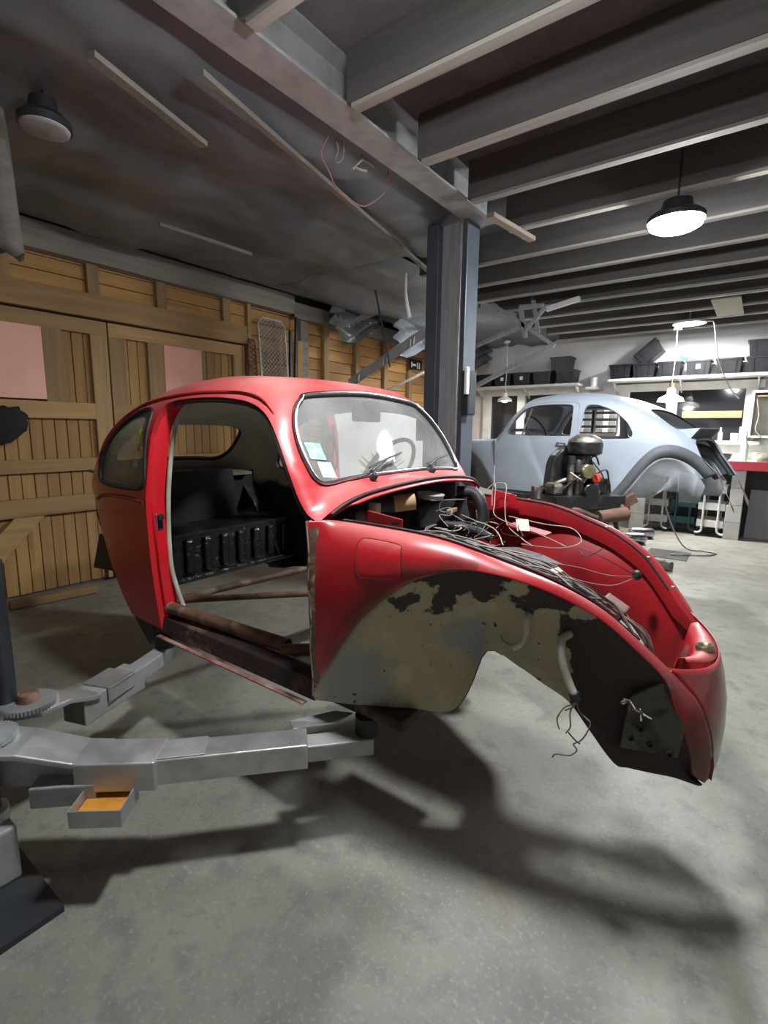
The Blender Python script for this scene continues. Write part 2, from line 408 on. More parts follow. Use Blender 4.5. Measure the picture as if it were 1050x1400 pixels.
M['brass'] = mat('gold_passivate', (0.40, 0.34, 0.20), 0.4, 0.8, c2=(0.2, 0.17, 0.11), scale=16)
M['orange_cap'] = mat('orange_red_cap', (0.62, 0.06, 0.02), 0.45)
M['blue'] = mat('blue_plastic', (0.03, 0.28, 0.55), 0.5)
M['bottle_g'] = mat('clear_green_bottle', (0.40, 0.48, 0.40), 0.3)
M['lamp_white'] = mat('white_enamel', (0.75, 0.74, 0.72), 0.4)
M['chocolate'] = mat('brown_exhaust', (0.10, 0.055, 0.04), 0.7, c2=(0.16, 0.08, 0.05), scale=10)

M['foil_clear'] = mat('grey_translucent_foil', (0.12, 0.12, 0.115), 0.3, c2=(0.13, 0.13, 0.125), scale=4, bump=0.3, bscale=8)
M['olive_pale'] = mat('beige_panel', (0.30, 0.28, 0.22), 0.8)
M['rust_grey'] = mat('rusting_grey', (0.30, 0.30, 0.31), 0.7, c2=(0.20, 0.12, 0.07), scale=7, thr=(0.45, 0.6))

def red_quarter():
    """red panel with grime brushed along the wing seam and the nose flange"""
    m = mat('red_paint_grimy_seam', RED, 0.27, c2=(0.40, 0.012, 0.018), scale=5, dust=(0.55, 0.33, 0.29), dust_amt=0.45, coat=0.25)
    nt = m.node_tree; N = nt.nodes; L = nt.links; b = N['Principled BSDF']; src = b.inputs['Base Color'].links[0].from_socket
    tc = N.new('ShaderNodeTexCoord'); sp = N.new('ShaderNodeSeparateXYZ'); L.new(tc.outputs['Object'], sp.inputs[0])
    n = N.new('ShaderNodeTexNoise'); n.inputs['Scale'].default_value = 9; n.inputs['Detail'].default_value = 6; L.new(tc.outputs['Object'], n.inputs['Vector'])
    def ma(op, p, q=None):
        z = N.new('ShaderNodeMath'); z.operation = op
        for i, v in enumerate((p, q)):
            if v is None: continue
            if isinstance(v, (int, float)): z.inputs[i].default_value = v
            else: L.new(v, z.inputs[i])
        return z.outputs[0]
    dx = ma('SUBTRACT', sp.outputs['X'], 0.05); dz = ma('SUBTRACT', sp.outputs['Z'], 0.31)
    r = ma('SQRT', ma('ADD', ma('MULTIPLY', dx, dx), ma('MULTIPLY', dz, dz)))
    seam = ma('SUBTRACT', 1.0, ma('MULTIPLY', ma('SUBTRACT', r, 0.555), 11.0))
    nose = ma('MULTIPLY', ma('SUBTRACT', 0.56, sp.outputs['Z']), ma('MULTIPLY', ma('GREATER_THAN', sp.outputs['X'], 0.4), 6.0))
    rear = ma('LESS_THAN', sp.outputs['X'], 0.0)
    g = ma('MAXIMUM', ma('MULTIPLY', seam, rear), nose)
    g = ma('ADD', g, ma('MULTIPLY', ma('SUBTRACT', n.outputs['Fac'], 0.5), 1.6))
    mr = N.new('ShaderNodeMapRange'); mr.inputs[1].default_value = 0.25; mr.inputs[2].default_value = 1.1; mr.inputs[4].default_value = 0.85; L.new(g, mr.inputs[0])
    x = N.new('ShaderNodeMix'); x.data_type = 'RGBA'; L.new(mr.outputs[0], x.inputs[0]); L.new(src, x.inputs[6]); x.inputs[7].default_value = (0.085, 0.028, 0.022, 1)
    L.new(x.outputs[2], b.inputs['Base Color'])
    return m
M['red_quarter'] = red_quarter()

M['lit_strip_x'] = wood('lit_joist_underside', (0.36, 0.33, 0.29), (0.26, 0.24, 0.21), 'X')

M['lamp_off'] = mat('dusty_unlit_diffuser', (0.40, 0.40, 0.39), 0.6, c2=(0.30, 0.30, 0.29), scale=20)

M['dry_leaf'] = mat('dried_leaf', (0.52, 0.46, 0.24), 0.8, c2=(0.36, 0.32, 0.16), scale=9)

M['dusty_tray'] = mat('dusty_grey_sheet', (0.14, 0.13, 0.12), 0.85, c2=(0.07, 0.06, 0.055), scale=9)

M['conduit'] = mat('cream_rubber_conduit', (0.66, 0.60, 0.50), 0.6, c2=(0.50, 0.45, 0.37), scale=25)
# ------------------------------------------------------------------ beetle-shaped bodyshell: one smooth surface, panels cut from it
def hermite(xs, ys):
    xs = np.array(xs, float); ys = np.array(ys, float)
    d = np.diff(ys) / np.diff(xs); m = np.zeros_like(ys)
    m[1:-1] = (d[1:] * np.diff(xs)[:-1] + d[:-1] * np.diff(xs)[1:]) / (xs[2:] - xs[:-2]); m[0] = d[0]; m[-1] = d[-1]
    def f(x):
        x = np.asarray(x, float); i = np.clip(np.searchsorted(xs, x) - 1, 0, len(xs) - 2)
        h = xs[i + 1] - xs[i]; t = (x - xs[i]) / h
        t = np.clip(t, -0.5, 1.5)
        return ((1 + 2 * t) * (1 - t) ** 2 * ys[i] + t * (1 - t) ** 2 * h * m[i] + t * t * (3 - 2 * t) * ys[i + 1] + t * t * (t - 1) * h * m[i + 1])
    return f
WB = hermite([-3.15, -2.95, -2.8, -2.6, -2.4, -2.2, -2.0, -1.8, -1.5, -1.0, -0.58, -0.40, -0.2],
             [0.10, 0.24, 0.34, 0.45, 0.528, 0.592, 0.630, 0.646, 0.658, 0.660, 0.640, 0.622, 0.60])
ZC = hermite([-3.15, -2.95, -2.8, -2.6, -2.4, -2.2, -2.0, -1.8, -1.6, -1.4, -1.2, -1.0, -0.8, -0.6, -0.3],
             [0.40, 0.63, 0.81, 0.985, 1.14, 1.272, 1.378, 1.457, 1.503, 1.517, 1.513, 1.492, 1.458, 1.413, 1.335])
def smax(a, b, k):
    h = np.maximum(k - np.abs(a - b), 0) / k
    return np.maximum(a, b) + h * h * k * 0.25
def smin(a, b, k):
    return -smax(-a, -b, k)
def F(x, y, z):
    y = np.abs(y)
    d = np.maximum(z - 0.95, 0); e = np.maximum(0.95 - z, 0)
    side = y - (WB(x) - 0.10 * d - 0.10 * d * d - 0.09 * e * e)
    u = np.clip((-1.6 - x) / 0.5, 0, 1)
    roof = z - (ZC(x) - (0.12 - 0.07 * u) * y * y)
    ws = (x - (-0.608 - (z - 1.07) * 0.63) + 0.11 * y * y) / 1.182
    g = smax(smax(side, roof, 0.26 - 0.07 * u), ws, 0.07)
    cowl = z - (1.078 - 0.20 * y * y - 0.9 * np.maximum(y - 0.38, 0) ** 2 + 0.10 * np.minimum(-0.50 - x, 0.5) - 2.0 * np.maximum(-1.0 - x, 0))
    low = smax(side, cowl, 0.14)
    return smin(g, low, 0.05)
def bis(f, a, b, n=40):
    a = np.array(a, float); b = np.array(b, float)
    for _ in range(n):
        m = (a + b) / 2; neg = f(m) < 0
        a = np.where(neg, m, a); b = np.where(neg, b, m)
    return (a + b) / 2
TS = 0.62
def Z0(x): return np.interp(x, [-2.95, -2.45], [0.5, 0.72])
def dom_side(x, z, s):
    x = np.array(x, float); z = np.array(z, float)
    y = bis(lambda q: F(x, q, z), np.zeros_like(x), np.full_like(x, 0.9))
    t = np.arctan2(z - Z0(x), y)
    if s > 0: t = PI - t
    return np.c_[x, t * TS]
def dom_rear(y, z):
    y = np.array(y, float); z = np.array(z, float)
    x = bis(lambda q: F(q, y, z), np.full_like(y, -1.5), np.full_like(y, -3.14))
    return np.c_[x, np.arctan2(z - Z0(x), -y) * TS]
def dom_front(y, z):
    y = np.array(y, float); z = np.array(z, float)
    x = bis(lambda q: F(q, y, z), np.full_like(y, -1.5), np.full_like(y, 0.1))
    return np.c_[x, np.arctan2(z - Z0(x), -y) * TS]
def dom_top(x, y):
    x = np.array(x, float); y = np.array(y, float)
    z = bis(lambda q: F(x, y, q), np.full_like(x, 0.72), np.full_like(x, 1.6))
    return np.c_[x, np.arctan2(z - Z0(x), -y) * TS]
def surf(D, off=0.0):
    """domain -> points on the skin (moved in by off) and normals"""
    x = D[:, 0]; t = D[:, 1] / TS; z0 = Z0(x); c = -np.cos(t); s = np.sin(t)
    r = bis(lambda q: F(x, q * c, z0 + q * s), np.full_like(x, 0.0), np.full_like(x, 1.2))
    y = r * c; z = z0 + r * s; h = 2e-3
    n = np.c_[F(x + h, y, z) - F(x - h, y, z), F(x, y + h, z) - F(x, y - h, z), F(x, y, z + h) - F(x, y, z - h)]
    n /= np.linalg.norm(n, axis=1)[:, None] + 1e-12
    return np.c_[x, y, z] - n * off, n
def smooth2(P, n=6, closed=True):
    return np.array([(q.x, q.y) for q in catmull([(a, b, 0) for a, b in P], n, closed)])
def resample(P, d, closed=True):
    P = np.asarray(P, float); Q = np.r_[P, P[:1]] if closed else P
    out = []
    for a, b in zip(Q[:-1], Q[1:]):
        L = np.linalg.norm(b - a)
        if L < 1e-6: continue
        k = max(1, int(round(L / d)))
        for i in range(k): out.append(a + (b - a) * i / k)
    if not closed: out.append(Q[-1])
    return np.array(out)
def inside(P, poly):
    x, y = P[:, 0], P[:, 1]; r = np.zeros(len(P), bool)
    for (x1, y1), (x2, y2) in zip(poly, np.roll(poly, -1, 0)):
        c = (y1 > y) != (y2 > y)
        with np.errstate(divide='ignore', invalid='ignore'):
            r ^= c & (x < (x2 - x1) * (y - y1) / (y2 - y1) + x1)
    return r
def fill(outer, holes, d):
    """triangles over a 2D polygon with holes; the borders come back as index loops"""
    loops = [resample(outer, d)] + [resample(h, d * 0.8) for h in holes]
    B = np.concatenate(loops); E = []; n = 0; ids = []
    for l in loops:
        k = len(l); E += [(n + i, n + (i + 1) % k) for i in range(k)]; ids.append(list(range(n, n + k))); n += k
    mn, mx = loops[0].min(0), loops[0].max(0)
    gx = np.arange(mn[0] + d / 2, mx[0], d); gy = np.arange(mn[1] + d / 2, mx[1], d)
    G = np.array([(a + (j % 2) * d * 0.5, b) for j, b in enumerate(gy) for a in gx])
    ok = inside(G, loops[0])
    for h in loops[1:]: ok &= ~inside(G, h)
    G = G[ok]
    if len(G):
        md = np.full(len(G), 9.0)
        for i in range(0, len(B), 200):
            md = np.minimum(md, np.linalg.norm(G[:, None] - B[None, i:i + 200], axis=2).min(1))
        G = G[md > d * 0.55]
    P = np.concatenate([B, G]) if len(G) else B
    vs, es, fs, ov, oe, of = delaunay_2d_cdt([Vector(p) for p in P], E, [], 0, 1e-7)
    Q = np.array([(v.x, v.y) for v in vs]); T = np.array([f for f in fs if len(f) == 3])
    cen = Q[T].mean(1); ok = inside(cen, loops[0])
    for h in loops[1:]: ok &= ~inside(cen, h)
    back = {}
    for i, o in enumerate(ov):
        for j in o: back[j] = i
    return Q, T[ok], [[back.get(i, i) for i in l] for l in ids]
def skin(name, outer, holes, m, parent, d=0.04, off=0.0, thick=0.0, rim=True, flip=False):
    """a panel of the shell: outer face with exact normals, plus a folded rim of the given thickness"""
    Q, T, loops = fill(outer, holes, d)
    P, n = surf(Q, off)
    fs = [tuple(t) for t in T]
    # orient outwards
    a = np.cross(P[T[:, 1]] - P[T[:, 0]], P[T[:, 2]] - P[T[:, 0]])
    if (a * n[T[:, 0]]).sum() < 0: fs = [t[::-1] for t in fs]
    nv = [tuple(q) for q in n]
    if flip: fs = [t[::-1] for t in fs]; nv = [tuple(-np.array(q)) for q in nv]
    vs = [tuple(p) for p in P]
    me = bpy.data.meshes.new(name); me.from_pydata(vs, [], fs)
    me.polygons.foreach_set('use_smooth', [True] * len(me.polygons))
    me.normals_split_custom_set_from_vertices(nv)
    me.materials.append(m)
    o = bpy.data.objects.new(name, me); C.objects.link(o)
    if parent is not None: o.parent = parent
    return o, P, n, loops
def skin_rim(name, loops_dom, m, parent, t0, t1):
    mb = MB()
    for D in loops_dom:
        D = resample(D, 0.03); A, _ = surf(D, t0); B, _ = surf(D, t1)
        mb.grid([[tuple(p) for p in A] + [tuple(A[0])], [tuple(p) for p in B] + [tuple(B[0])]])
    return mb.build(name, m, parent, smooth=50)
def on_skin(D, off=0.0):
    return [tuple(p) for p in surf(np.asarray(D), off)[0]]

# outlines in side view (x, z), rear and front view (y, z), top view (x, y)
DOOR = [(-0.578, 0.966), (-0.605, 0.985), (-0.64, 1.03), (-0.69, 1.11), (-0.754, 1.21), (-0.822, 1.294), (-0.89, 1.343), (-0.975, 1.372), (-1.06, 1.386), (-1.162, 1.395), (-1.35, 1.397), (-1.47, 1.389),
        (-1.53, 1.373), (-1.553, 1.335), (-1.565, 1.25), (-1.573, 1.1), (-1.580, 0.95), (-1.583, 0.75), (-1.582, 0.55), (-1.576, 0.33)]
ARCH = [(-1.70, 0.325), (-1.87, 0.33), (-1.90, 0.35), (-1.945, 0.40), (-2.04, 0.535), (-2.13, 0.685), (-2.23, 0.83), (-2.33, 0.92), (-2.45, 0.94), (-2.58, 0.89), (-2.70, 0.79), (-2.80, 0.66)]
LID = [(0.31, 0.62), (0.36, 0.72), (0.395, 0.83), (0.37, 0.94), (0.30, 0.985), (0.15, 1.0), (0.0, 1.005)]
QWIN = [(-1.606, 1.012), (-1.607, 1.15), (-1.612, 1.30), (-1.63, 1.345), (-1.68, 1.355), (-1.76, 1.342), (-1.906, 1.283), (-2.034, 1.18), (-2.098, 1.085), (-2.11, 1.03), (-2.08, 0.998), (-1.95, 0.99), (-1.75, 0.99)]
RWIN = [(0.0, 1.315), (0.22, 1.308), (0.33, 1.28), (0.38, 1.225), (0.40, 1.15), (0.385, 1.095), (0.33, 1.07), (0.2, 1.078), (0.0, 1.083)]
WIND = [(0.0, 1.096), (0.2, 1.093), (0.38, 1.084), (0.46, 1.075), (0.505, 1.081), (0.527, 1.115), (0.528, 1.20), (0.508, 1.275), (0.470, 1.338), (0.42, 1.38), (0.35, 1.406), (0.0, 1.428)]
COWL = [(-0.490, 0.0), (-0.492, 0.15), (-0.506, 0.30), (-0.522, 0.42), (-0.538, 0.50), (-0.553, 0.56), (-0.563, 0.60)]
def mirror_rear(P):
    return [(y, z) for y, z in P] + [(-y, z) for y, z in P[::-1] if y > 1e-6]
def shell_domains():
    D = {}
    for s in (-1, 1):
        side = [(p[0], p[1]) for p in DOOR]
        D['door', s] = dom_side([p[0] for p in DOOR], [p[1] for p in DOOR], s)
        q = smooth2(QWIN, 5); D['qwin', s] = dom_side(q[:, 0], q[:, 1], s)
        a = smooth2(ARCH, 4, False); D['arch', s] = dom_side(a[:, 0], a[:, 1], s)
        l = smooth2(LID, 4, False); D['lid', s] = dom_rear(s * l[:, 0], l[:, 1])
        c = smooth2(COWL, 4, False); D['cowl', s] = dom_top(c[:, 0], s * c[:, 1])
    D['door_s', -1] = smooth2(D['door', -1], 4, False); D['door_s', 1] = smooth2(D['door', 1], 4, False)
    r = smooth2(mirror_rear(RWIN), 5); D['rwin'] = dom_rear(r[:, 0], r[:, 1])
    r = smooth2(mirror_rear(WIND), 6); D['wind'] = dom_front(r[:, 0], r[:, 1])
    half = {s: np.concatenate([D['cowl', s], D['door_s', s], D['arch', s], D['lid', s]]) for s in (-1, 1)}
    D['outer'] = np.concatenate([half[-1], half[1][::-1]])
    return D
DD = shell_domains()

# front end: hood edge (H), fender flange (A), lower edge of the inner wing (B); car's right side, |y|
FR = [((-.577, .640, .966), (-.575, .622, .335), (-.573, .619, .315)),
      ((-.547, .575, .966), (-.535, .622, .41), (-.474, .574, .315)),
      ((-.505, .532, .959), (-.433, .620, .566), (-.377, .529, .318)),
      ((-.40, .526, .957), (-.36, .615, .665), (-.26, .46, .32)),
      ((-.27, .518, .953), (-.27, .605, .755), (-.145, .40, .322)),
      ((-.143, .51, .944), (-.175, .588, .825), (-.075, .41, .425)),
      ((-.033, .495, .922), (-.055, .553, .868), (-.001, .44, .599)),
      ((.066, .47, .894), (.055, .522, .868), (.099, .43, .572)),
      ((.161, .445, .865), (.155, .49, .846), (.173, .42, .536)),
      ((.25, .41, .824), (.248, .448, .806), (.245, .41, .50)),
      ((.32, .378, .779), (.324, .416, .762), (.304, .40, .431)),
      ((.39, .335, .71), (.398, .375, .690), (.373, .38, .343)),
      ((.471, .28, .622), (.472, .330, .605), (.41, .37, .338)),
      ((.517, .25, .566), (.499, .31, .525), (.464, .345, .332)),
      ((.553, .225, .514), (.526, .29, .453), (.516, .31, .321)),
      ((.582, .21, .434), (.547, .275, .38), (.55, .28, .305)),
      ((.596, .205, .361), (.556, .268, .325), (.574, .255, .292)),
      ((.596, .214, .296), (.586, .232, .288), (.582, .236, .286))]
def bez(P, t):
    P = [Vector(p) for p in P]
    while len(P) > 1: P = [a.lerp(b, t) for a, b in zip(P[:-1], P[1:])]
    return P[0]
def front_rows(s):
    Hc = catmull([r[0] for r in FR], 4); Ac = catmull([r[1] for r in FR], 4); Bc = catmull([r[2] for r in FR], 4)
    wing, arch, gut = [], [], []
    n = len(Hc)
    for i, (h, a, b) in enumerate(zip(Hc, Ac, Bc)):
        u = i / 4.0
        k = max(0.0, min(1.0, (6.5 - u) / 2.0))      # 1 on the tall quarter panel, 0 on the narrow strip
        if u < 0.2: c = (h + a) / 2
        else:
            c1 = Vector(((h.x + a.x) / 2, max(a.y, h.y) + 0.018, h.z - 0.012))
            c0 = (h + a) / 2 + Vector((0, 0.010, 0.012))
            c = c0.lerp(c1, k)
        row = [bez([h, c, a], j / 12) for j in range(13)]
        # folded flange under the strip
        wing.append([Vector((p.x, -p.y * -s, p.z)) if False else Vector((p.x, s * p.y, p.z)) for p in row])
        dz = a.z - b.z
        f = max(0.15, min(1.0, dz / 0.3))
        p1 = a + Vector((0, -0.035 * f, -0.05 * f - 0.25 * dz * min(1, max(0, (4.5 - u) / 3))))
        p2 = b + Vector((-0.02 * f, -0.05 * f if u > 4 else 0.02 * f, 0.5 * dz))
        if u > 12: p1 = a + (b - a) * 0.3 + Vector((-0.02, -0.015, 0)); p2 = a + (b - a) * 0.7 + Vector((-0.02, -0.015, 0))
        q = [bez([a, p1, p2, b], j / 12) for j in range(13)]
        arch.append([Vector((p.x, s * p.y, p.z)) for p in q])
        nxt = Hc[min(i + 1, n - 1)] - Hc[max(i - 1, 0)]
        inn = Vector((-nxt.y * -1, -nxt.x, 0))
        inn = Vector((nxt.y, -abs(nxt.x), 0))
        if u < 1.5: inn = Vector((0.3, -1, 0))
        inn.normalize()
        g = [h, h + inn * 0.006 + V(0, 0, -0.004), h + inn * 0.012 + V(0, 0, -0.020), h + inn * 0.030 + V(0, 0, -0.022), h + inn * 0.034 + V(0, 0, -0.004), h + inn * 0.038 + V(0, 0, -0.03), h + inn * 0.030 + V(0, 0, -0.075)]
        if u > 11.5:
            k2 = min(1, (u - 11.5) / 2)
            g = [h.lerp(p, 1 - 0.85 * k2) for p in g]
        gut.append([Vector((p.x, s * p.y, p.z)) for p in g])
    return wing, arch, gut
# ------------------------------------------------------------------ the garage itself
struct(MB().box2((-4.5, -4.6, -0.2), (4.6, 7.5, 0.0)).build('floor', M['floor']))
X0 = -4.27
wl = struct(MB().box2((-4.45, -4.6, 0), (X0, 7.3, 3.2)).build('wall_left', M['deck']))
wb = struct(MB().box2((-4.27, 7.3, 0), (4.6, 7.5, 3.2)).build('wall_back', M['plaster']))
struct(MB().box2((4.5, -4.6, 0), (4.7, 7.3, 3.2)).build('wall_right', M['plaster']))
struct(MB().box2((-4.27, -4.8, 0), (4.5, -4.6, 3.2)).build('wall_front', M['plaster']))
ce = struct(MB().box2((-4.45, -4.8, 3.16), (4.7, 7.5, 3.3)).build('ceiling', M['deck']))

# joists over the right half run along the car; each has its lit underside painted as a pale strip
jm = {}
for k in range(-8, 15):
    y = 2.02 + k * 0.604
    if y > 7.2 or y < -4.4: continue
    x0 = -1.10 if y < 2.3 else -2.25
    if x0 not in jm:
        j = MB().box2((x0, -0.035, -0.105), (4.5, 0.035, 0.125)).build('joist', M['joist'], ce)
        b = MB().box2((x0 + 0.02, -0.028, -0.123), (4.5, 0.028, -0.105)).build('lit_underside_strip', M['lit_strip_x'], j)
        jm[x0] = (j.data, b.data)
    else:
        j = bpy.data.objects.new('joist', jm[x0][0]); C.objects.link(j); j.parent = ce
        b = bpy.data.objects.new('lit_underside_strip', jm[x0][1]); C.objects.link(b); b.parent = j
    j.location = (0, y, 3.035)
# boards nailed over the joists between them show pale between; a beige patch
tag(MB().box2((-0.02, 5.15, 2.905), (0.26, 6.15, 2.92)).build('ceiling_panel', M['olive_pale'] if 'olive_pale' in M else M['paper_cream']), 'beige square panel fixed under the ceiling joists at the back', 'panel')
rb = thing('roof_beam', 'grey steel beam across the ceiling over the lift posts', 'beam', (-1.22, 0, 2.95))
MB().box2((-0.09, -4.6, 0.0), (0.09, 1.9, 0.014)).build('lower_flange', M['steel_grey'], rb)
MB().box2((-0.006, -4.6, 0.014), (0.006, 1.9, 0.195)).build('web', M['steel_grey'], rb)
MB().box2((-0.09, -4.6, 0.195), (0.09, 1.9, 0.209)).build('upper_flange', M['steel_grey'], rb)

# wooden gates: two leaves of upright boards in a frame
XF = -4.20
def board(parent, name, m, x, y0, y1, z0, z1, t=0.035):
    return MB().box2((x - t, y0, z0), (x, y1, z1)).build(name, m, parent, bevel=0.004)
pl_mesh = {}
def upright(parent, y, w, z0, z1, x):
    k = (round(w, 3), round(z1 - z0, 3))
    if k not in pl_mesh:
        o = MB().box2((-0.022, -w / 2 + 0.003, 0), (0, w / 2 - 0.003, z1 - z0)).build('plank', M['plank'], parent, bevel=0.003); pl_mesh[k] = o.data
    else:
        o = bpy.data.objects.new('plank', pl_mesh[k]); C.objects.link(o); o.parent = parent
        md = o.modifiers.new('bevel', 'BEVEL'); md.width = 0.003; md.segments = 1
    o.location = (x + rnd.uniform(-0.003, 0.003), y, z0)
def leaf(n, y0, y1, cols, panel, hinge):
    d = bpy.data.objects.new('door_%d' % n, None); C.objects.link(d); struct(d); d.empty_display_size = 0.1
    w = (y1 - y0) / 16
    for i in range(16): upright(d, y0 + w * (i + 0.5), w, 0.03, 2.34, XF - 0.045)
    for a, b in cols: board(d, 'stile', M['stile'], XF, a, b, 1.57 if b - a < 0.13 or (a > y0 + 0.1 and b < y1 - 0.1) else 0.03, 2.355)
    zs = [(2.235, 2.355, XF + 0.002), (1.50, 1.64, XF + 0.003), (1.05, 1.16, XF + 0.004), (0.69, 0.84, XF + 0.012)]
    for za, zb, x in zs: board(d, 'rail', M['rail'], x, y0, y1 - (0.145 if za < 2 else 0), za, zb)
    for a, b, za, zb in panel:
        o = MB().box2((XF - 0.012, a, za), (XF + 0.004, b, zb)).build('pink_pane', M['pink_board'], d, bevel=0.003)
        o['label'] = 'pink board filling the window opening'
    return d
d1 = leaf(1, -1.03, 0.475, [(-1.03, -0.89), (-0.74, -0.58), (-0.05, 0.105), (0.33, 0.475)], [(-0.58, -0.05, 1.655, 2.235)], -1)
d2 = leaf(2, 0.487, 1.985, [(0.487, 0.63), (0.85, 1.01), (1.43, 1.48), (1.835, 1.985)], [(1.01, 1.43, 1.655, 2.235)], 1)
# diagonal brace at the foot of the first leaf
q = MB().bar((XF + 0.008, -0.86, 0.10), (XF + 0.008, -0.20, 0.69), 0.03, 0.17, (1, 0, 0)); 
q = MB().prism([(XF, -0.95, 0.10), (XF, -0.72, 0.10), (XF, -0.16, 0.69), (XF, -0.38, 0.69)], (0.03, 0, 0)).build('diagonal_brace', M['rail'], d1, bevel=0.004)
# wall above and beside the gates
board(wl, 'lintel', M['rail'], -4.15, -4.6, 2.0, 2.37, 2.565, 0.09)
for i in range(3): board(wl, 'plank', M['plank_h'], -4.225, -4.6, 2.03, 2.57 + i * 0.115, 2.57 + (i + 1) * 0.115 - 0.006)
for y in (-0.33, 0.33, 0.955, 1.70, -1.0, -1.65): board(wl, 'stud', M['stile'], -4.17, y, y + 0.10, 2.565, 2.90, 0.05)
for i in range(20):
    board(wl, 'plank', M['plank_h'], -4.235, 2.03, 7.3, 0.02 + i * 0.146, 0.02 + (i + 1) * 0.146 - 0.007)
for y, wd, mm in ((2.02, 0.05, 'rail'), (2.84, 0.13, 'grey_beam'), (3.26, 0.10, 'stile'), (3.92, 0.09, 'stile'), (4.60, 0.10, 'stile'), (5.28, 0.09, 'stile'), (5.95, 0.09, 'stile'), (6.6, 0.09, 'stile')):
    board(wl, 'stud', M[mm], -4.165, y, y + wd, 0.02, 2.92, 0.06)
for i in range(14):   # gate side beyond the frame
    board(wl, 'plank', M['plank_h'], -4.235, -4.6, -1.06, 0.02 + i * 0.166, 0.02 + (i + 1) * 0.166 - 0.007)
tr = MB()
P = [(-4.12, -4.6, 2.93), (-4.12, 2.66, 2.93)]
def rough_beam(y0, y1, x, z, w, h, name, droop=0.0):
    rows = []
    for i in range(33):
        y = y0 + (y1 - y0) * i / 32; dz = droop * i / 32
        n1 = noise.noise(Vector((y * 1.7, 0, z))) * 0.02; n2 = noise.noise(Vector((y * 1.3, 5, z))) * 0.02
        rows.append([V(x - w, y, z - h / 2 + dz), V(x + n1, y, z - h / 2 + n2 + dz), V(x + 0.012 + n1, y, z + dz), V(x + n2, y, z + h / 2 + dz), V(x - w, y, z + h / 2 + dz)])
    return struct(MB().grid(rows).build(name, M['grey_beam'], None, smooth=35))
rough_beam(-4.6, 2.68, -4.10, 2.915, 0.16, 0.21, 'trim_1')
rough_beam(2.68, 7.3, -4.10, 2.86, 0.16, 0.18, 'trim_2')

# black foil stapled under the left half of the roof, sagging between battens
def foil_sheet(xa, xb, ya, yb, label):
    rows = []; ni = int((xb - xa) / 0.06); nj = int((yb - ya) / 0.12)
    for i in range(ni + 1):
        row = []
        for j in range(nj + 1):
            x = xa + (xb - xa) * i / ni; y = ya + (yb - ya) * j / nj
            sag = 0.05 * math.sin(PI * ((x + 4.08) / 0.92 % 1.0)) + 0.03 * math.sin(PI * ((y + 0.3) / 1.1 % 1.0))
            nz = noise.noise(Vector((x * 1.6, y * 1.1, 0))) * 0.05 + abs(noise.noise(Vector((x * 3.1 + y * 2, y * 3.3, 4)))) * 0.06 + noise.noise(Vector((x * 9, y * 5, 2))) * 0.012
            edge = min(1, i / 4, (ni - i) / 4)
            row.append(V(x, y, 3.05 - (sag + nz) * edge - 0.02))
        rows.append(row)
    tag(MB().grid(rows).build('plastic_sheet', M['foil'], smooth=80), label, 'plastic sheet')
foil_sheet(-4.08, -1.33, -4.6, 2.12, 'black plastic sheeting sagging under the roof above the wooden gates')
foil_sheet(-4.08, -2.28, 2.13, 7.25, 'dark plastic sheeting under the roof in the far corner behind the lift post')
for i, (a, b, wd, lab) in enumerate([((-1.70, -0.70, 2.90), (-1.90, -0.05, 2.90), 0.05, 'short pale batten holding the black ceiling sheet near the round lamp'),
                              ((-1.46, -0.36, 2.92), (-2.10, 2.55, 2.92), 0.035, 'long thin batten across the black ceiling sheet beside the steel beam'),
                              ((-3.09, 0.38, 2.90), (-3.05, 1.18, 2.90), 0.03, 'short dark batten on the black ceiling sheet above the gates')]):
    tag(MB().bar(a, b, wd, 0.025).build('ceiling_batten', M['grey_beam']), lab, 'batten', 'battens on the ceiling sheet')
tag(MB().bar((-1.05, 1.62, 2.90), (-0.98, 2.22, 2.90), 0.06, 0.03).build('ceiling_batten', M['batten']), 'pale board end under the joists right of the far lift post', 'batten')

# back wall windows with white frames
def window(n, x0, x1, z0, z1, mull):
    o = bpy.data.objects.new('window_%d' % n, None); C.objects.link(o); struct(o)
    yf = 7.26
    xs = [x0] + mull + [x1]
    MB().box2((x0 - 0.14, 7.22, z1), (x1 + 0.14, 7.32, z1 + 0.12)).build('head', M['white_paint'], o, bevel=0.005)
    MB().box2((x0 - 0.16, 7.10, z0 - 0.05), (x1 + 0.16, 7.32, z0)).build('sill', M['white_paint'], o, bevel=0.005)
    for x in xs: 
        MB().box2((x - 0.075, 7.21, z0), (x + 0.075, 7.32, z1)).build('jamb', M['white_paint'], o, bevel=0.005)
    for a, b in zip(xs[:-1], xs[1:]):
        MB().box2((a + 0.075, 7.285, z0), (b - 0.075, 7.295, z1)).build('pane', M['win_glass'], o)
    return o
window(1, -3.68, -1.95, 1.29, 2.08, [-3.0])
window(2, -1.27, 0.42, 1.33, 2.08, [-0.58])
# ------------------------------------------------------------------ the red bodyshell
LIFT = 0.16
red_car = thing('car_bodyshell', 'stripped red car bodyshell without doors or wings raised on lift arms', 'car', (0, 0, LIFT))
holes = [DD['qwin', -1], DD['qwin', 1], DD['rwin'], DD['wind']]
body, *_ = skin('outer_shell', DD['outer'], holes, M['red'], red_car, 0.035)
skin('inner_lining', DD['outer'], holes, M['lining'], red_car, 0.05, off=0.028, flip=True)[0]['label'] = 'beige headlining, bare black metal below'
for k_ in (('qwin', -1), ('qwin', 1), 'rwin', 'wind'): skin_rim('window_reveal', [DD[k_]], M['black_rubber'], red_car, 0.0, 0.028)
skin_rim('edge_return', [DD['outer']], M['red_dull'], red_car, 0.0, 0.028)

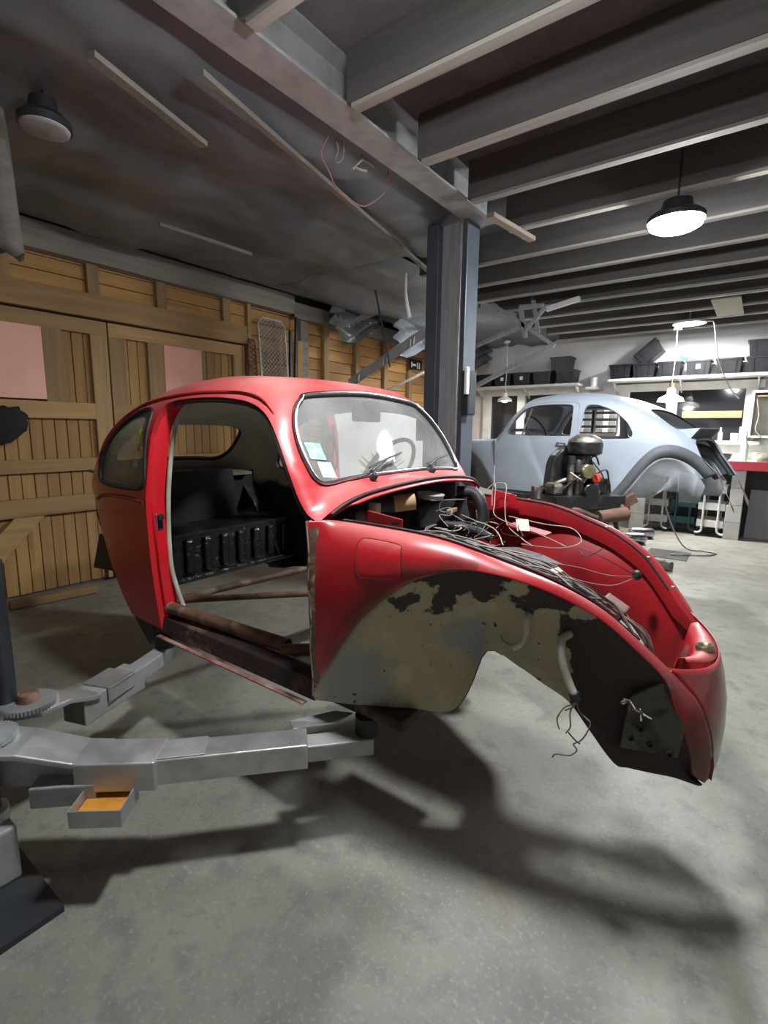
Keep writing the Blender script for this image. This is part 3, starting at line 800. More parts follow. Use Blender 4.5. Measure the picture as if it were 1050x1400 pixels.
def loop_tube(D, off, r, name, m, par, closed=True, n=8):
    P = on_skin(resample(D, 0.02, closed), off)
    return MB().tube(P, r, n, closed).build(name, m, par, smooth=60)
# windscreen: rubber, bright bead, dusty glass with pale glare in its film
loop_tube(DD['wind'], 0.0, 0.011, 'windscreen_seal', M['black_rubber'], red_car)
loop_tube(DD['wind'], -0.006, 0.0085, 'windscreen_trim', M['chrome'], red_car)
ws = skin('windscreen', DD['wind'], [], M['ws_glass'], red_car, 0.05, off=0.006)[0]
# side windows
for s in (-1, 1):
    loop_tube(DD['qwin', s], 0.0, 0.010, 'quarter_window_seal', M['black_rubber'], red_car)
loop_tube(DD['qwin', -1], -0.004, 0.005, 'quarter_window_trim', M['chrome'], red_car)
qg = skin('quarter_window_pane', DD['qwin', -1], [], M['q_glass'], red_car, 0.05, off=0.008)[0]
loop_tube(DD['rwin'], 0.012, 0.014, 'rear_window_seal', M['black_rubber'], red_car)

# rain gutter over the doors and round the rear window of each side
for s in (-1, 1):
    g = [(-0.83, 1.325), (-0.90, 1.373), (-0.99, 1.40), (-1.1, 1.413), (-1.3, 1.418), (-1.5, 1.41), (-1.65, 1.395), (-1.78, 1.37), (-1.93, 1.31), (-2.06, 1.21), (-2.13, 1.11), (-2.15, 1.02)]
    q = smooth2(g, 5, False)
    nq = len(q); MB().tube(on_skin(dom_side(q[:, 0], q[:, 1], s), -0.003), [0.0075 * min(1, 0.15 + k / 10, 0.15 + (nq - 1 - k) / 10) for k in range(nq)], 6).build('drip_rail', M['red_dull'], red_car, smooth=60)
    # waist moulding on the quarter panel
    q = smooth2([(-1.60, 0.935), (-1.75, 0.943), (-1.95, 0.938), (-2.08, 0.925), (-2.17, 0.90)], 4, False)
    mo = MB().tube(on_skin(dom_side(q[:, 0], q[:, 1], s), -0.002), 0.009, 6).build('waist_moulding', M['red_dirty'], red_car, smooth=60)

# door posts: the folded jamb behind each opening
def jamb(s):
    D = resample(DD['door_s', s], 0.03, False)
    A_, n = surf(D, 0.0)
    rows = []; frame = []
    for i, (p, q) in enumerate(zip(A_, n)):
        P = Vector(p)
        if p[0] < -1.50 and p[2] < 1.385:
            low = max(0.0, min(1.0, (0.95 - p[2]) / 0.25)); fwd = 0.004 + 0.022 * low
            rows.append([P, P + V(fwd * 0.3, -s * 0.022, 0), P + V(fwd, -s * 0.026, 0), P + V(fwd + 0.004, -s * 0.085, 0)])
        else:
            frame.append(P - Vector(q) * 0.016)
    MB().grid(rows).build('door_jamb', M['red_jamb'], red_car, smooth=40)
    MB().tube(frame, 0.012, 6).build('door_frame_seal', M['black_rubber'], red_car, smooth=60)
for s in (-1, 1): jamb(s)
# cream door seal hanging down the rear post
P = [(-1.545, -0.470, 1.37), (-1.55, -0.50, 1.30), (-1.553, -0.535, 1.15), (-1.556, -0.556, 1.0), (-1.557, -0.566, 0.85), (-1.558, -0.568, 0.70), (-1.548, -0.566, 0.60), (-1.532, -0.556, 0.52), (-1.505, -0.545, 0.435)]
MB().tube(catmull(P, 5), 0.011, 8).build('door_seal', M['white_seal'], red_car, smooth=60)
st = MB().box((-1.565, -0.605, 0.845), (0.012, 0.034, 0.075)).build('striker_plate', M['chrome'], red_car, bevel=0.004)
MB().box((-1.556, -0.603, 0.865), (0.012, 0.026, 0.022)).build('striker_slot', M['black_rubber'], st)

# quarter-window stickers seen through the dusty pane
for i, (x0, x1, z0, z1, mm) in enumerate([(-1.70, -1.665, 1.20, 1.27, 'sticker_yellow'), (-1.655, -1.635, 1.19, 1.26, 'sticker_orange'), (-1.70, -1.67, 1.165, 1.19, 'sticker_green'), (-1.73, -1.68, 1.09, 1.125, 'sticker_green'), (-1.66, -1.64, 1.14, 1.17, 'sticker_yellow')]):
    q = dom_side([x0, x1, x1, x0], [z0, z0, z1, z1], -1)
    skin('window_sticker', q, [], M[mm], qg, 0.03, off=0.006)
for (y0, y1, z0, z1, mm) in [(-0.497, -0.425, 1.165, 1.225, 'paper_blue'), (-0.478, -0.415, 1.10, 1.155, 'paper')]:
    q = dom_front([y0, y1, y1 + 0.004, y0 + 0.004], [z0, z0 - 0.006, z1 - 0.006, z1])
    skin('windscreen_sticker', q, [], M[mm], ws, 0.03, off=0.003)
# inside mirror
MB().box((-0.86, 0.03, 1.335), (0.02, 0.20, 0.055)).build('rear_view_mirror', M['black_rubber'], red_car, bevel=0.012)
MB().tube([(-0.885, 0.03, 1.395), (-0.86, 0.03, 1.335)], 0.006).build('mirror_stalk', M['chrome'], red_car, smooth=60)
# wipers
def wiper(y0, y1, zt_):
    D = dom_front([y0 + 0.02, y0 * 0.5 + y1 * 0.5, y1], [1.095, (1.095 + zt_) / 2 + 0.006, zt_])
    p = [Vector(q) for q in on_skin(D, -0.02)]
    a = p[0] + V(0.03, -0.02, -0.018)
    wv = MB().tube(catmull([a, a.lerp(p[0], 0.5) + V(0.006, 0, 0.008), p[0], p[1]], 5), [0.008] * 8 + [0.006] * 8, 6).build('wiper', M['dark_steel'], red_car, smooth=60)
    MB().lathe([(0.014, -0.014), (0.014, 0.008), (0.009, 0.014), (0.0, 0.015)], a, (0.6, 0, 0.8), 12).build('wiper_pivot', M['black_rubber'], wv, smooth=50)
    h = (p[2] - p[1]) * 0.95
    MB().tube([p[1] - h * 0.9, p[1] + V(0.004, 0, 0.004), p[1] + h], [0.004, 0.007, 0.004], 6).build('wiper_blade', M['black_rubber'], wv, smooth=60)
wiper(-0.27, 0.02, 1.165)
wiper(0.15, 0.43, 1.14)

# ---- front end
def orient(o, d):
    """turn the sheet so that its first side faces d"""
    me = o.data; n = Vector((0, 0, 0))
    for p in me.polygons: n += p.normal * p.area
    if n.dot(Vector(d)) < 0: me.flip_normals()
    return o
for s in (-1, 1):
    wing, arch, gut = front_rows(s)
    qp = MB().grid(wing).build('front_quarter_panel', [M['red_quarter'], M['red_dull']], red_car, smooth=50, solid=0.003); orient(qp, (0, s, 0.3))
    iw = MB().grid(arch).build('inner_wing', [M['khaki'], M['red_dull']], red_car, smooth=50, solid=0.004); orient(iw, (0.0, s, 0.0))
    MB().grid(gut).build('bonnet_gutter', M['red_dull'], red_car, smooth=35)
    lip = [r[4] + V(0, 0, 0.002) for r in gut[6:46]]
    MB().tube(lip, 0.0045, 5).build('gutter_seal', M['black_rubber'], red_car, smooth=60)
    # return flange behind the front-wheel notch
    e = [r[12] for r in arch[16:27]]
    MB().grid([e, [p + V(-0.02, -s * 0.09, 0.02) for p in e]]).build('bulkhead_flange', M['black_paint'], red_car, smooth=60, solid=0.003)
    # dirt line and bare edge along the hinge post
    hp = [V(-0.582, s * (0.622 + 0.018 * k / 10), 0.33 + 0.636 * k / 10) for k in range(11)]
    hp = [p + V(0.003 * math.sin(i * 2.3), 0, 0) for i, p in enumerate(hp)]
    MB().grid([hp, [p + V(-0.004, -s * 0.03, 0) for p in hp], [p + V(-0.035, -s * 0.06, 0) for p in hp]]).build('hinge_post', M['bare_edge'], red_car, smooth=60, solid=0.004)
    MB().tube(catmull([V(-0.576 + 0.004 * math.sin(i * 1.7), p.y + s * 0.0015, p.z) for i, p in enumerate(hp)], 3), 0.0035, 5).build('sealant_bead', M['sealant'], red_car, smooth=60)
    # rear wheel tub
    E = [Vector(p) for p in on_skin(DD['arch', s][4:], 0.014)]
    rows = [[Vector((p.x + (0.02 if p.x > -2.2 else 0), s * (abs(p.y) * (1 - k) + min(0.40, abs(p.y) * 0.97) * k), p.z + 0.03 * math.sin(k * PI / 2))) for p in E] for k in (0, 0.25, 0.5, 0.8, 1)]
    floor_row = [Vector((p.x * 0.7 - 2.3 * 0.3, p.y * 0.98, min(0.36, p.z - 0.02))) for p in rows[-1]]
    MB().grid(rows + [floor_row]).build('rear_wheel_tub', M['black_paint'], red_car, smooth=40, solid=0.004)
    # sill
    sl = MB()
    sl.prism([(-0.57, s * 0.61, 0.385), (-0.57, s * 0.622, 0.31), (-0.57, s * 0.53, 0.30), (-0.57, s * 0.51, 0.40), (-0.57, s * 0.56, 0.40)], (-1.10, 0, 0))
    sil = sl.build('sill', M['dark_rust'], red_car, bevel=0.006)
    MB().box((-1.09, s * 0.535, 0.404), (0.95, 0.05, 0.006)).build('sill_tread', M['old_paint'], sil)
    MB().box((-1.10, s * 0.632, 0.296), (0.98, 0.022, 0.005)).build('sill_flange', M['edge_glint'], sil)
# cowl seal round the back of the bonnet opening
c = [Vector(p) for p in on_skin(np.concatenate([DD['cowl', -1][::-1], DD['cowl', 1][1:]]), 0.003)]
c = c[4:-4]
def lipk(p): return max(0.0, min(1.0, (0.56 - abs(p.y)) / 0.10))
MB().tube([p + V(0.016, 0, 0.001) for p in c], 0.0065, 8).build('bonnet_seal', M['black_rubber'], red_car, smooth=60)
MB().grid([c, [p + V(0.02, 0, -0.008) * lipk(p) for p in c], [p + V(0.034, 0, -0.014) * lipk(p) for p in c]]).build('cowl_lip', M['red'], red_car, smooth=60, solid=0.003)
# nose: apron between the two wings, with the lock tongue
def nose_pt(u, v):   # u -1..1 across, v 0 top .. 1 bottom
    Hh = [Vector(r[0]) for r in FR]
    edge = catmull(Hh[12:], 6); e = edge[min(len(edge) - 1, int(round(v * (len(edge) - 1))))]
    cx = [0.575, 0.592, 0.606, 0.612, 0.610][min(4, int(v * 4 + 0.5))]
    xc = np.interp(v, [0, .25, .5, .75, 1], [0.578, 0.598, 0.612, 0.616, 0.612]); zc = np.interp(v, [0, .25, .5, .75, 1], [0.585, 0.52, 0.44, 0.36, 0.29])
    k = abs(u)
    x = xc + (e.x - xc) * k ** 2.2; z = zc + (e.z - zc) * k ** 2.2
    return Vector((x, u * e.y, z))
MB().grid([[nose_pt(-1 + 2 * i / 24, v / 12) for i in range(25)] for v in range(13)]).build('front_apron', [M['red_quarter'], M['red_dull']], red_car, smooth=60, solid=0.003)
tg = []
for i in range(15):
    u = -1 + 2 * i / 14
    f = nose_pt(u * 0.8, 0.0); yy = u * 0.185
    k = 1 - abs(u) ** 2
    tg.append([Vector((f.x - 0.004, yy * 1.0, f.z + 0.006)), Vector((f.x - 0.03 * (0.4 + k), yy * 0.95, f.z + 0.016)), Vector((f.x - 0.062 * (0.5 + 0.5 * k), yy * 0.92, f.z + 0.008)), Vector((f.x - 0.085 * (0.5 + 0.5 * k), yy * 0.9, f.z - 0.05)), Vector((f.x - 0.06, yy * 0.9, f.z - 0.14))])
MB().grid(tg).build('lock_panel', M['red'], red_car, smooth=60, solid=0.003)
lk = MB().lathe([(0.014, 0.004), (0.017, 0.012), (0.024, 0.016), (0.027, 0.012), (0.027, 0.0)], (0.540, -0.005, 0.598), (-0.15, 0, 1), 20).build('bonnet_lock_ring', M['brass'], red_car, smooth=40)
for (x, y, z) in [(0.475, -0.285, 0.618), (0.40, 0.335, 0.70), (0.30, 0.39, 0.79), (0.12, 0.46, 0.88), (-0.08, 0.505, 0.932)]:
    MB().lathe([(0.006, 0), (0.006, 0.008), (0, 0.009)], (x, y * 0.965, z - 0.012), (0, 0, 1), 8).build('bonnet_stop', M['steel'], red_car, smooth=40)
# bumper bracket pocket on the inner wing
pk = MB().prism([(0.395, -0.366, 0.545), (0.470, -0.326, 0.60), (0.530, -0.290, 0.46), (0.520, -0.298, 0.375), (0.385, -0.380, 0.395)], (-0.01, 0.045, 0.0)).build('bumper_bracket_plate', M['khaki_dark'], red_car, bevel=0.004)
for (x, y, z) in [(0.41, -0.384, 0.44), (0.455, -0.361, 0.425), (0.50, -0.333, 0.40), (0.43, -0.373, 0.47)]:
    MB().lathe([(0.010, 0), (0.010, 0.006), (0.005, 0.007), (0.005, -0.004)], (x, y, z), (0.45, -0.9, 0), 10).build('bolt_hole', M['black_rubber'], pk)
def jag(pts, r, m, name, par, n=5, k=4):
    return MB().tube(catmull(pts, k), r, n).build(name, m, par, smooth=60)
for c0 in [(0.400, -0.384, 0.545), (0.430, -0.375, 0.515)]:
    sp = None
    for k in range(6):
        d = V(rnd.uniform(-1, 1), -rnd.uniform(0.2, 1), rnd.uniform(-1, 1)).normalized() * 0.028
        jag([V(*c0), V(*c0) + d * 0.5, V(*c0) + d], 0.0026, M['wire_grey'], 'torn_wire', red_car)
# fuel flap
from mathutils.bvhtree import BVHTree
wr, _, _ = front_rows(-1)
wm = MB().grid(wr)
bvh = BVHTree.FromPolygons(wm.v, wm.f)
def on_wing(x, z, off):
    for k in range(12):
        h = bvh.ray_cast(Vector((x - 0.004 * k if x > -0.575 else x, -2, z + 0.001 * k)), Vector((0, 1, 0)))
        if h[0] is not None: break
    if h[0] is None: return Vector((x, -0.625, z))
    n = h[1] if h[1].y < 0 else -h[1]
    return h[0] + n * off
fp = smooth2([(-0.385, 0.825), (-0.395, 0.87), (-0.396, 0.905), (-0.385, 0.922), (-0.365, 0.926), (-0.30, 0.926), (-0.245, 0.922), (-0.232, 0.910), (-0.222, 0.87), (-0.218, 0.84), (-0.227, 0.826), (-0.26, 0.818), (-0.33, 0.808), (-0.365, 0.808)], 4)
strip = []
for i in range(41):
    z = 0.36 + 0.585 * i / 40
    wdt = 0.016 + 0.010 * noise.noise(Vector((z * 9, 0, 0))) + 0.008 * noise.noise(Vector((z * 31, 3, 0))) + (0.03 * max(0, (0.45 - z) / 0.1))
    strip.append([on_wing(-0.572, z, 0.0015), on_wing(-0.572 + max(0.004, wdt) * 0.7, z, 0.0018), on_wing(-0.572 + max(0.005, wdt), z, 0.0008)])
MB().grid(strip).build('bare_edge_strip', M['bare_edge'], red_car, smooth=60)
cen = fp.mean(0)
def ring(k, off): return [on_wing(*(cen + (p - cen) * k), off) for p in fp]
fl_ = MB().grid([ring(1.0, 0.0004), ring(0.99, 0.0018), ring(0.97, 0.0022), ring(0.7, 0.0022), ring(0.4, 0.0022), ring(0.1, 0.0022), ring(0.0, 0.0022)], closed_u=True).build('fuel_flap', M['red'], red_car, smooth=60)
MB().tube(ring(1.008, 0.0006), 0.0026, 5, True).build('flap_gap', M['red_dirty'], fl_, smooth=60)

# ---- things left in the nose and under the dash
MB().grid([[V(-0.66, y / 10, z) for y in range(-5, 6)] for z in (0.40, 0.6, 0.8, 0.99)]).build('front_bulkhead', M['black_board'], red_car, solid=0.006)
MB().prism([(-0.51, -0.41, 0.985), (-0.335, -0.43, 0.972), (-0.335, -0.43, 0.932), (-0.51, -0.41, 0.935)], (0, 0.006, 0)).build('hinge_bracket', M['red_dull'], red_car, bevel=0.003)
MB().box((-0.36, -0.436, 0.957), (0.024, 0.004, 0.012)).build('bracket_slot', M['black_rubber'], red_car)
fb = MB().prism([(-0.40, 0.43, 0.995), (-0.28, 0.43, 0.975), (-0.285, 0.43, 0.93), (-0.43, 0.43, 0.885)], (0, 0.006, 0)).build('hinge_bracket', M['red'], red_car, bevel=0.003)
MB().prism([(-0.51, -0.06, 0.955), (-0.49, 0.33, 0.965), (-0.47, 0.35, 0.85), (-0.50, -0.06, 0.86)], (-0.05, 0, 0)).build('dash_cover', M['black_board'], red_car, bevel=0.008)
MB().box((-0.476, 0.17, 0.915), (0.008, 0.09, 0.022)).build('torn_card', M['tan'], red_car, bevel=0.004)
MB().lathe([(0.0, 0), (0.055, 0.0), (0.055, 0.012), (0.06, 0.02)], (-0.50, 0.02, 0.985), (0.1, 0, 1), 20).build('vent_plate', M['steel_grey'], red_car, smooth=40)
MB().tube(catmull([V(-0.60, -0.335, 0.94), V(-0.555, -0.335, 0.945), V(-0.53, -0.335, 0.96), V(-0.527, -0.335, 1.0)], 5), 0.024, 12).build('air_duct', M['hose'], red_car, smooth=60)
MB().tube([V(-0.47, -0.345, 0.938), V(-0.55, -0.33, 0.93)], 0.022, 12).build('air_duct', M['hose'], red_car, smooth=60)
MB().cyl((-0.57, -0.25, 0.975), (-0.53, -0.21, 0.982), 0.036, 16).build('drain_tube', M['dark_steel'], red_car, smooth=40)
MB().cyl((-0.53, -0.21, 0.982), (-0.47, -0.15, 0.992), 0.034, 16).build('taped_sleeve', M['tan'], red_car, smooth=40)
MB().tube(catmull([V(-0.52, 0.30, 0.985), V(-0.45, 0.32, 0.985), V(-0.40, 0.31, 0.94), V(-0.385, 0.30, 0.86), V(-0.41, 0.26, 0.80), V(-0.5, 0.1, 0.82)], 6), 0.028, 12).build('black_air_hose', M['black_rubber'], red_car, smooth=60)
MB().tube(catmull([V(-0.55, 0.08, 0.86), V(-0.45, 0.16, 0.85), V(-0.36, 0.20, 0.83), V(-0.30, 0.22, 0.80)], 6), 0.02, 10).build('black_air_hose', M['black_rubber'], red_car, smooth=60)
MB().grid([[V(x, y, 0.825 - 0.16 * max(0, x + 0.1) + 0.012 * math.sin(x * 40 + y * 25)) for y in (-0.40, -0.34, -0.28, -0.22, -0.16, -0.10, -0.04, 0.02)] for x in (-0.62, -0.5, -0.4, -0.3, -0.2, -0.1, 0.0, 0.08)]).build('loom_tray', M['dusty_tray'], red_car, smooth=60, solid=0.004)
# wiring loom lying along the near side of the luggage bay
loom = [V(-0.50, -0.10, 0.84), V(-0.30, -0.20, 0.86), V(-0.15, -0.28, 0.87), V(0.0, -0.29, 0.86), V(0.12, -0.28, 0.825), V(0.22, -0.26, 0.785), V(0.31, -0.24, 0.735), V(0.38, -0.21, 0.665), V(0.42, -0.19, 0.58)]
wm_ = ['wire_grey', 'wire_grey', 'wire_black', 'wire_black', 'wire_grey', 'wire_pink']
for k in range(30):
    dy, dz = rnd.uniform(-0.06, 0.07), rnd.uniform(-0.03, 0.025)
    pts = [p + V(rnd.uniform(-0.02, 0.02), dy * (1.3 - i * 0.1) + rnd.uniform(-0.025, 0.025), dz + rnd.uniform(-0.015, 0.015)) for i, p in enumerate(loom)]
    a = rnd.choice([0, 0, 0, 1, 2]); b = rnd.choice([9, 9, 8, 7, 6])
    if b - a < 4: a = 0
    jag(pts[a:b], rnd.choice([0.0022, 0.003, 0.004]), M[rnd.choice(wm_)], 'loom_wire', red_car, 5, 5)
for k in range(16):      # loose tangle by the bulkhead
    p0 = V(rnd.uniform(-0.42, -0.15), rnd.uniform(-0.2, 0.12), rnd.uniform(0.84, 0.9))
    pts = [p0]
    for i in range(4): pts.append(pts[-1] + V(rnd.uniform(-0.07, 0.08), rnd.uniform(-0.07, 0.07), rnd.uniform(-0.03, 0.04)))
    jag(pts, 0.0022, M[rnd.choice(['wire_black', 'wire_grey', 'wire_white', 'wire_grey'])], 'loose_wire', red_car, 5, 5)
for k, (pts, m_) in enumerate([
        ([(-0.42, 0.30, 0.90), (-0.40, 0.33, 0.98), (-0.36, 0.36, 1.03), (-0.33, 0.30, 0.95), (-0.28, 0.22, 0.90), (-0.10, 0.20, 0.86), (0.06, 0.10, 0.84)], 'wire_white'),
        ([(-0.36, 0.34, 0.93), (-0.37, 0.37, 1.02), (-0.31, 0.37, 1.03), (-0.28, 0.30, 0.95), (-0.24, 0.24, 0.87), (-0.1, 0.05, 0.86), (0.0, -0.1, 0.87)], 'wire_white'),
        ([(-0.25, 0.28, 0.90), (-0.10, 0.30, 0.88), (0.02, 0.30, 0.875), (0.08, 0.22, 0.84), (0.03, 0.10, 0.83), (-0.06, -0.05, 0.86)], 'wire_white'),
        ([(-0.30, -0.05, 0.88), (-0.22, -0.10, 0.93), (-0.12, -0.15, 0.92), (-0.05, -0.24, 0.89)], 'wire_white'),
        ([(-0.28, -0.18, 0.90), (-0.24, -0.20, 0.93), (-0.22, -0.16, 0.91), (-0.24, -0.14, 0.88)], 'wire_white'),
        ([(0.28, 0.24, 0.73), (0.20, 0.16, 0.74), (0.12, 0.05, 0.78), (0.05, -0.1, 0.82)], 'wire_pink'),
        ([(0.28, 0.245, 0.735), (0.16, 0.2, 0.80), (0.08, 0.2, 0.82), (0.12, 0.16, 0.80), (0.17, 0.22, 0.83)], 'wire_black'),
        ([(0.28, 0.245, 0.725), (0.23, 0.1, 0.72), (0.16, -0.08, 0.77), (0.10, -0.2, 0.83)], 'wire_pink')]):
    jag(pts, 0.0021, M[m_], 'loose_wire', red_car, 5, 6)
MB().lathe([(0.0, -0.01), (0.018, -0.008), (0.02, 0.0), (0.012, 0.014), (0.0, 0.016)], (0.285, 0.25, 0.735), (-0.3, -0.9, 0.2), 14).build('loom_grommet', M['black_rubber'], red_car, smooth=50)
MB().box((-0.135, 0.15, 0.892), (0.05, 0.075, 0.004), Matrix.Rotation(0.5, 3, 'Z') @ Matrix.Rotation(0.5, 3, 'X')).build('paper_tag', M['paper_cream'], red_car)
MB().box((0.135, -0.25, 0.836), (0.02, 0.05, 0.004), Matrix.Rotation(-0.3, 3, 'Z') @ Matrix.Rotation(0.5, 3, 'Y')).build('paper_tag', M['paper_cream'], red_car)
MB().box((0.30, -0.20, 0.735), (0.075, 0.07, 0.05), Matrix.Rotation(0.5, 3, 'Y')).build('fuse_box', M['old_pink'], red_car, bevel=0.006)
MB().cyl((-0.02, -0.18, 0.80), (0.2, -0.16, 0.765), 0.02, 10).build('steering_rod', M['hose'], red_car, smooth=50)
MB().box((-0.14, 0.24, 0.86), (0.17, 0.08, 0.012), Matrix.Rotation(0.15, 3, 'Y')).build('tank_bracket', M['red_dull'], red_car, bevel=0.004)
# rubber conduits poking out of the inner wing
cw = jag([(0.118, -0.425, 0.745), (0.122, -0.452, 0.735), (0.126, -0.462, 0.69), (0.110, -0.462, 0.655), (0.094, -0.46, 0.643)], 0.0085, M['conduit'], 'wire_conduit', red_car, 10, 5)
jag([(0.094, -0.46, 0.643), (0.076, -0.46, 0.648), (0.058, -0.46, 0.655), (0.05, -0.46, 0.668)], 0.0022, M['wire_pink'], 'wire_end', cw)
MB().lathe([(0.011, -0.006), (0.011, 0.006)], (0.098, -0.461, 0.645), (-1, 0, -0.5), 12).build('conduit_ring', M['conduit'], cw, smooth=40)
cw = jag([(0.232, -0.40, 0.70), (0.222, -0.435, 0.692), (0.226, -0.448, 0.66), (0.240, -0.45, 0.61), (0.258, -0.45, 0.57), (0.268, -0.45, 0.552)], 0.0115, M['conduit'], 'wire_conduit', red_car, 10, 5)
MB().lathe([(0.010, -0.014), (0.015, -0.010), (0.015, 0.010), (0.012, 0.012)], (0.272, -0.45, 0.543), (-0.4, 0, 1), 12).build('conduit_cap', M['dark_steel'], cw, smooth=40)
for pts, m_ in [([(0.275, -0.45, 0.53), (0.265, -0.45, 0.515), (0.25, -0.45, 0.505), (0.235, -0.45, 0.48), (0.228, -0.45, 0.455), (0.236, -0.45, 0.43)], 'wire_yellow'),
                ([(0.277, -0.45, 0.53), (0.268, -0.45, 0.508), (0.248, -0.45, 0.492)], 'wire_yellow'),
                ([(0.279, -0.45, 0.53), (0.285, -0.45, 0.505), (0.305, -0.45, 0.49), (0.318, -0.45, 0.478), (0.308, -0.45, 0.44), (0.294, -0.45, 0.415), (0.278, -0.45, 0.40), (0.288, -0.45, 0.385), (0.27, -0.45, 0.362), (0.232, -0.45, 0.350), (0.222, -0.45, 0.335)], 'wire_grey'),
                ([(0.274, -0.45, 0.528), (0.262, -0.45, 0.49), (0.266, -0.45, 0.45), (0.255, -0.45, 0.425)], 'wire_grey'),
                ([(0.262, -0.45, 0.43), (0.28, -0.45, 0.415), (0.296, -0.45, 0.408)], 'wire_black')]:
    jag(pts, 0.0022, M[m_], 'wire_end', cw)

# ---- cabin
rib = thing  # (parts below hang on the car)
rp = MB().box((-1.87, -0.0, 0.575), (0.02, 0.86, 0.24)).build('seat_heelboard', M['black_gloss'], red_car)
for k in range(8):
    y = -0.40 + k * 0.115
    MB().box((-1.855, y, 0.57), (0.03, 0.055, 0.19)).build('pressed_rib', M['black_gloss'], rp, bevel=0.012)
MB().box((-1.86, 0, 0.452), (0.10, 0.88, 0.03)).build('seat_crossmember', M['black_gloss'], red_car, bevel=0.008)
MB().box((-2.0, 0.0, 0.70), (0.30, 0.88, 0.016), Matrix.Rotation(0.03, 3, 'Y')).build('seat_platform', M['black_paint'], red_car)
MB().box((-2.14, -0.10, 0.86), (0.02, 0.68, 0.31), Matrix.Rotation(-0.12, 3, 'Y')).build('seat_back_board', M['black_board'], red_car)
MB().box((-2.42, 0.0, 0.99), (0.46, 0.86, 0.016), Matrix.Rotation(0.08, 3, 'Y')).build('parcel_shelf', M['olive'], red_car)
MB().box((-2.26, 0, 0.845), (0.02, 0.98, 0.28)).build('luggage_panel', M['black_board'], red_car)
MB().box((-2.2, 0, 0.52), (0.02, 0.78, 0.36)).build('rear_bulkhead', M['black_paint'], red_car)
jag([(-2.0, 0.34, 0.72), (-1.94, 0.36, 0.70), (-1.90, 0.37, 0.62), (-1.86, 0.33, 0.55), (-1.84, 0.35, 0.46)], 0.008, M['black_rubber'], 'loose_cable', red_car)
MB().lathe([(0.010, 0), (0.022, 0.0), (0.022, 0.008), (0.010, 0.008)], (-1.62, 0.55, 0.44), (0, -1, 0), 12).build('belt_anchor', M['white_seal'], red_car, smooth=40)
# dashboard and steering wheel behind the windscreen
MB().grid([[V(-0.66 + 0.02 * math.cos(y / 5), y / 10, z) for y in range(-5, 6)] for z in (0.86, 0.95, 1.03)] ).build('dashboard', M['black_board'], red_car, smooth=50, solid=0.006)  # black colour paints the shade of the cavity under the cowl
swc, swn = V(-0.93, 0.30, 1.06), V(-0.86, 0.0, 0.5).normalized()
tx = V(0, 1, 0); ty = swn.cross(tx)
swp = [swc + (tx * math.cos(a) + ty * math.sin(a)) * 0.19 for a in [2 * PI * k / 28 for k in range(28)]]
sw = MB().tube(swp, 0.011, 8, True).build('steering_wheel', M['black_rubber'], red_car, smooth=60)
MB().cyl(swc - swn * 0.02, swc + swn * -0.0 + swn * 0.02, 0.045, 16).build('wheel_hub', M['black_rubber'], sw, smooth=40)
for a in (0.0, PI): MB().tube([swc, swc + (tx * math.cos(a) + ty * math.sin(a)) * 0.185], 0.008, 6).build('wheel_spoke', M['black_rubber'], sw, smooth=60)
MB().cyl(swc - swn * -0.02, V(-0.62, 0.30, 0.88), 0.018, 10).build('steering_column', M['black_rubber'], red_car, smooth=40)
# belt hanging on the far post
jag([(-1.55, 0.555, 1.30), (-1.53, 0.55, 1.2), (-1.51, 0.55, 1.10), (-1.515, 0.55, 1.04), (-1.535, 0.55, 1.03), (-1.55, 0.55, 1.08), (-1.545, 0.55, 1.16), (-1.55, 0.553, 1.24)], 0.008, M['black_rubber'], 'seat_belt', red_car, 6, 5)
# rusty braces welded across the openings
def brace(a, b, r, name='brace_tube'):
    a = Vector(a); b = Vector(b)
    o = MB()
    d = (b - a).normalized(); L = (b - a).length
    o.lathe([(r, 0), (r, L), (r * 0.82, L), (r * 0.82, 0), (r, 0)], a, d, 16)
    return o.build(name, M['rust'], red_car, smooth=35)
brace((-1.60, -0.585, 0.43), (-0.80, -0.535, 0.43), 0.027)
brace((-0.80, -0.57, 0.425), (-0.62, -0.42, 0.425), 0.022)
brace((-1.60, -0.505, 0.435), (-0.66, 0.56, 0.43), 0.016)
brace((-1.62, -0.33, 0.43), (-1.50, 0.56, 0.43), 0.018)
brace((-1.60, -0.57, 0.44), (-1.585, -0.35, 0.44), 0.02)
# lower black flap hanging behind the quarter panel
MB().prism([(-2.56, -0.49, 0.43), (-2.42, -0.50, 0.66), (-2.28, -0.50, 0.64), (-2.26, -0.50, 0.46)], (0, 0.01, 0)).build('mud_flap', M['black_rubber'], red_car, bevel=0.004)
MB().prism([(-1.92, -0.60, 0.35), (-1.70, -0.60, 0.33), (-1.73, -0.58, 0.22), (-1.80, -0.57, 0.17), (-1.88, -0.57, 0.25)], (0, 0.08, 0)).build('jacking_point', M['black_rubber'], red_car, bevel=0.01)
# front lower crossmember the lift pad carries
MB().box((-0.40, -0.47, 0.30), (0.32, 0.16, 0.04)).build('frame_foot', M['dark_rust'], red_car, bevel=0.006)
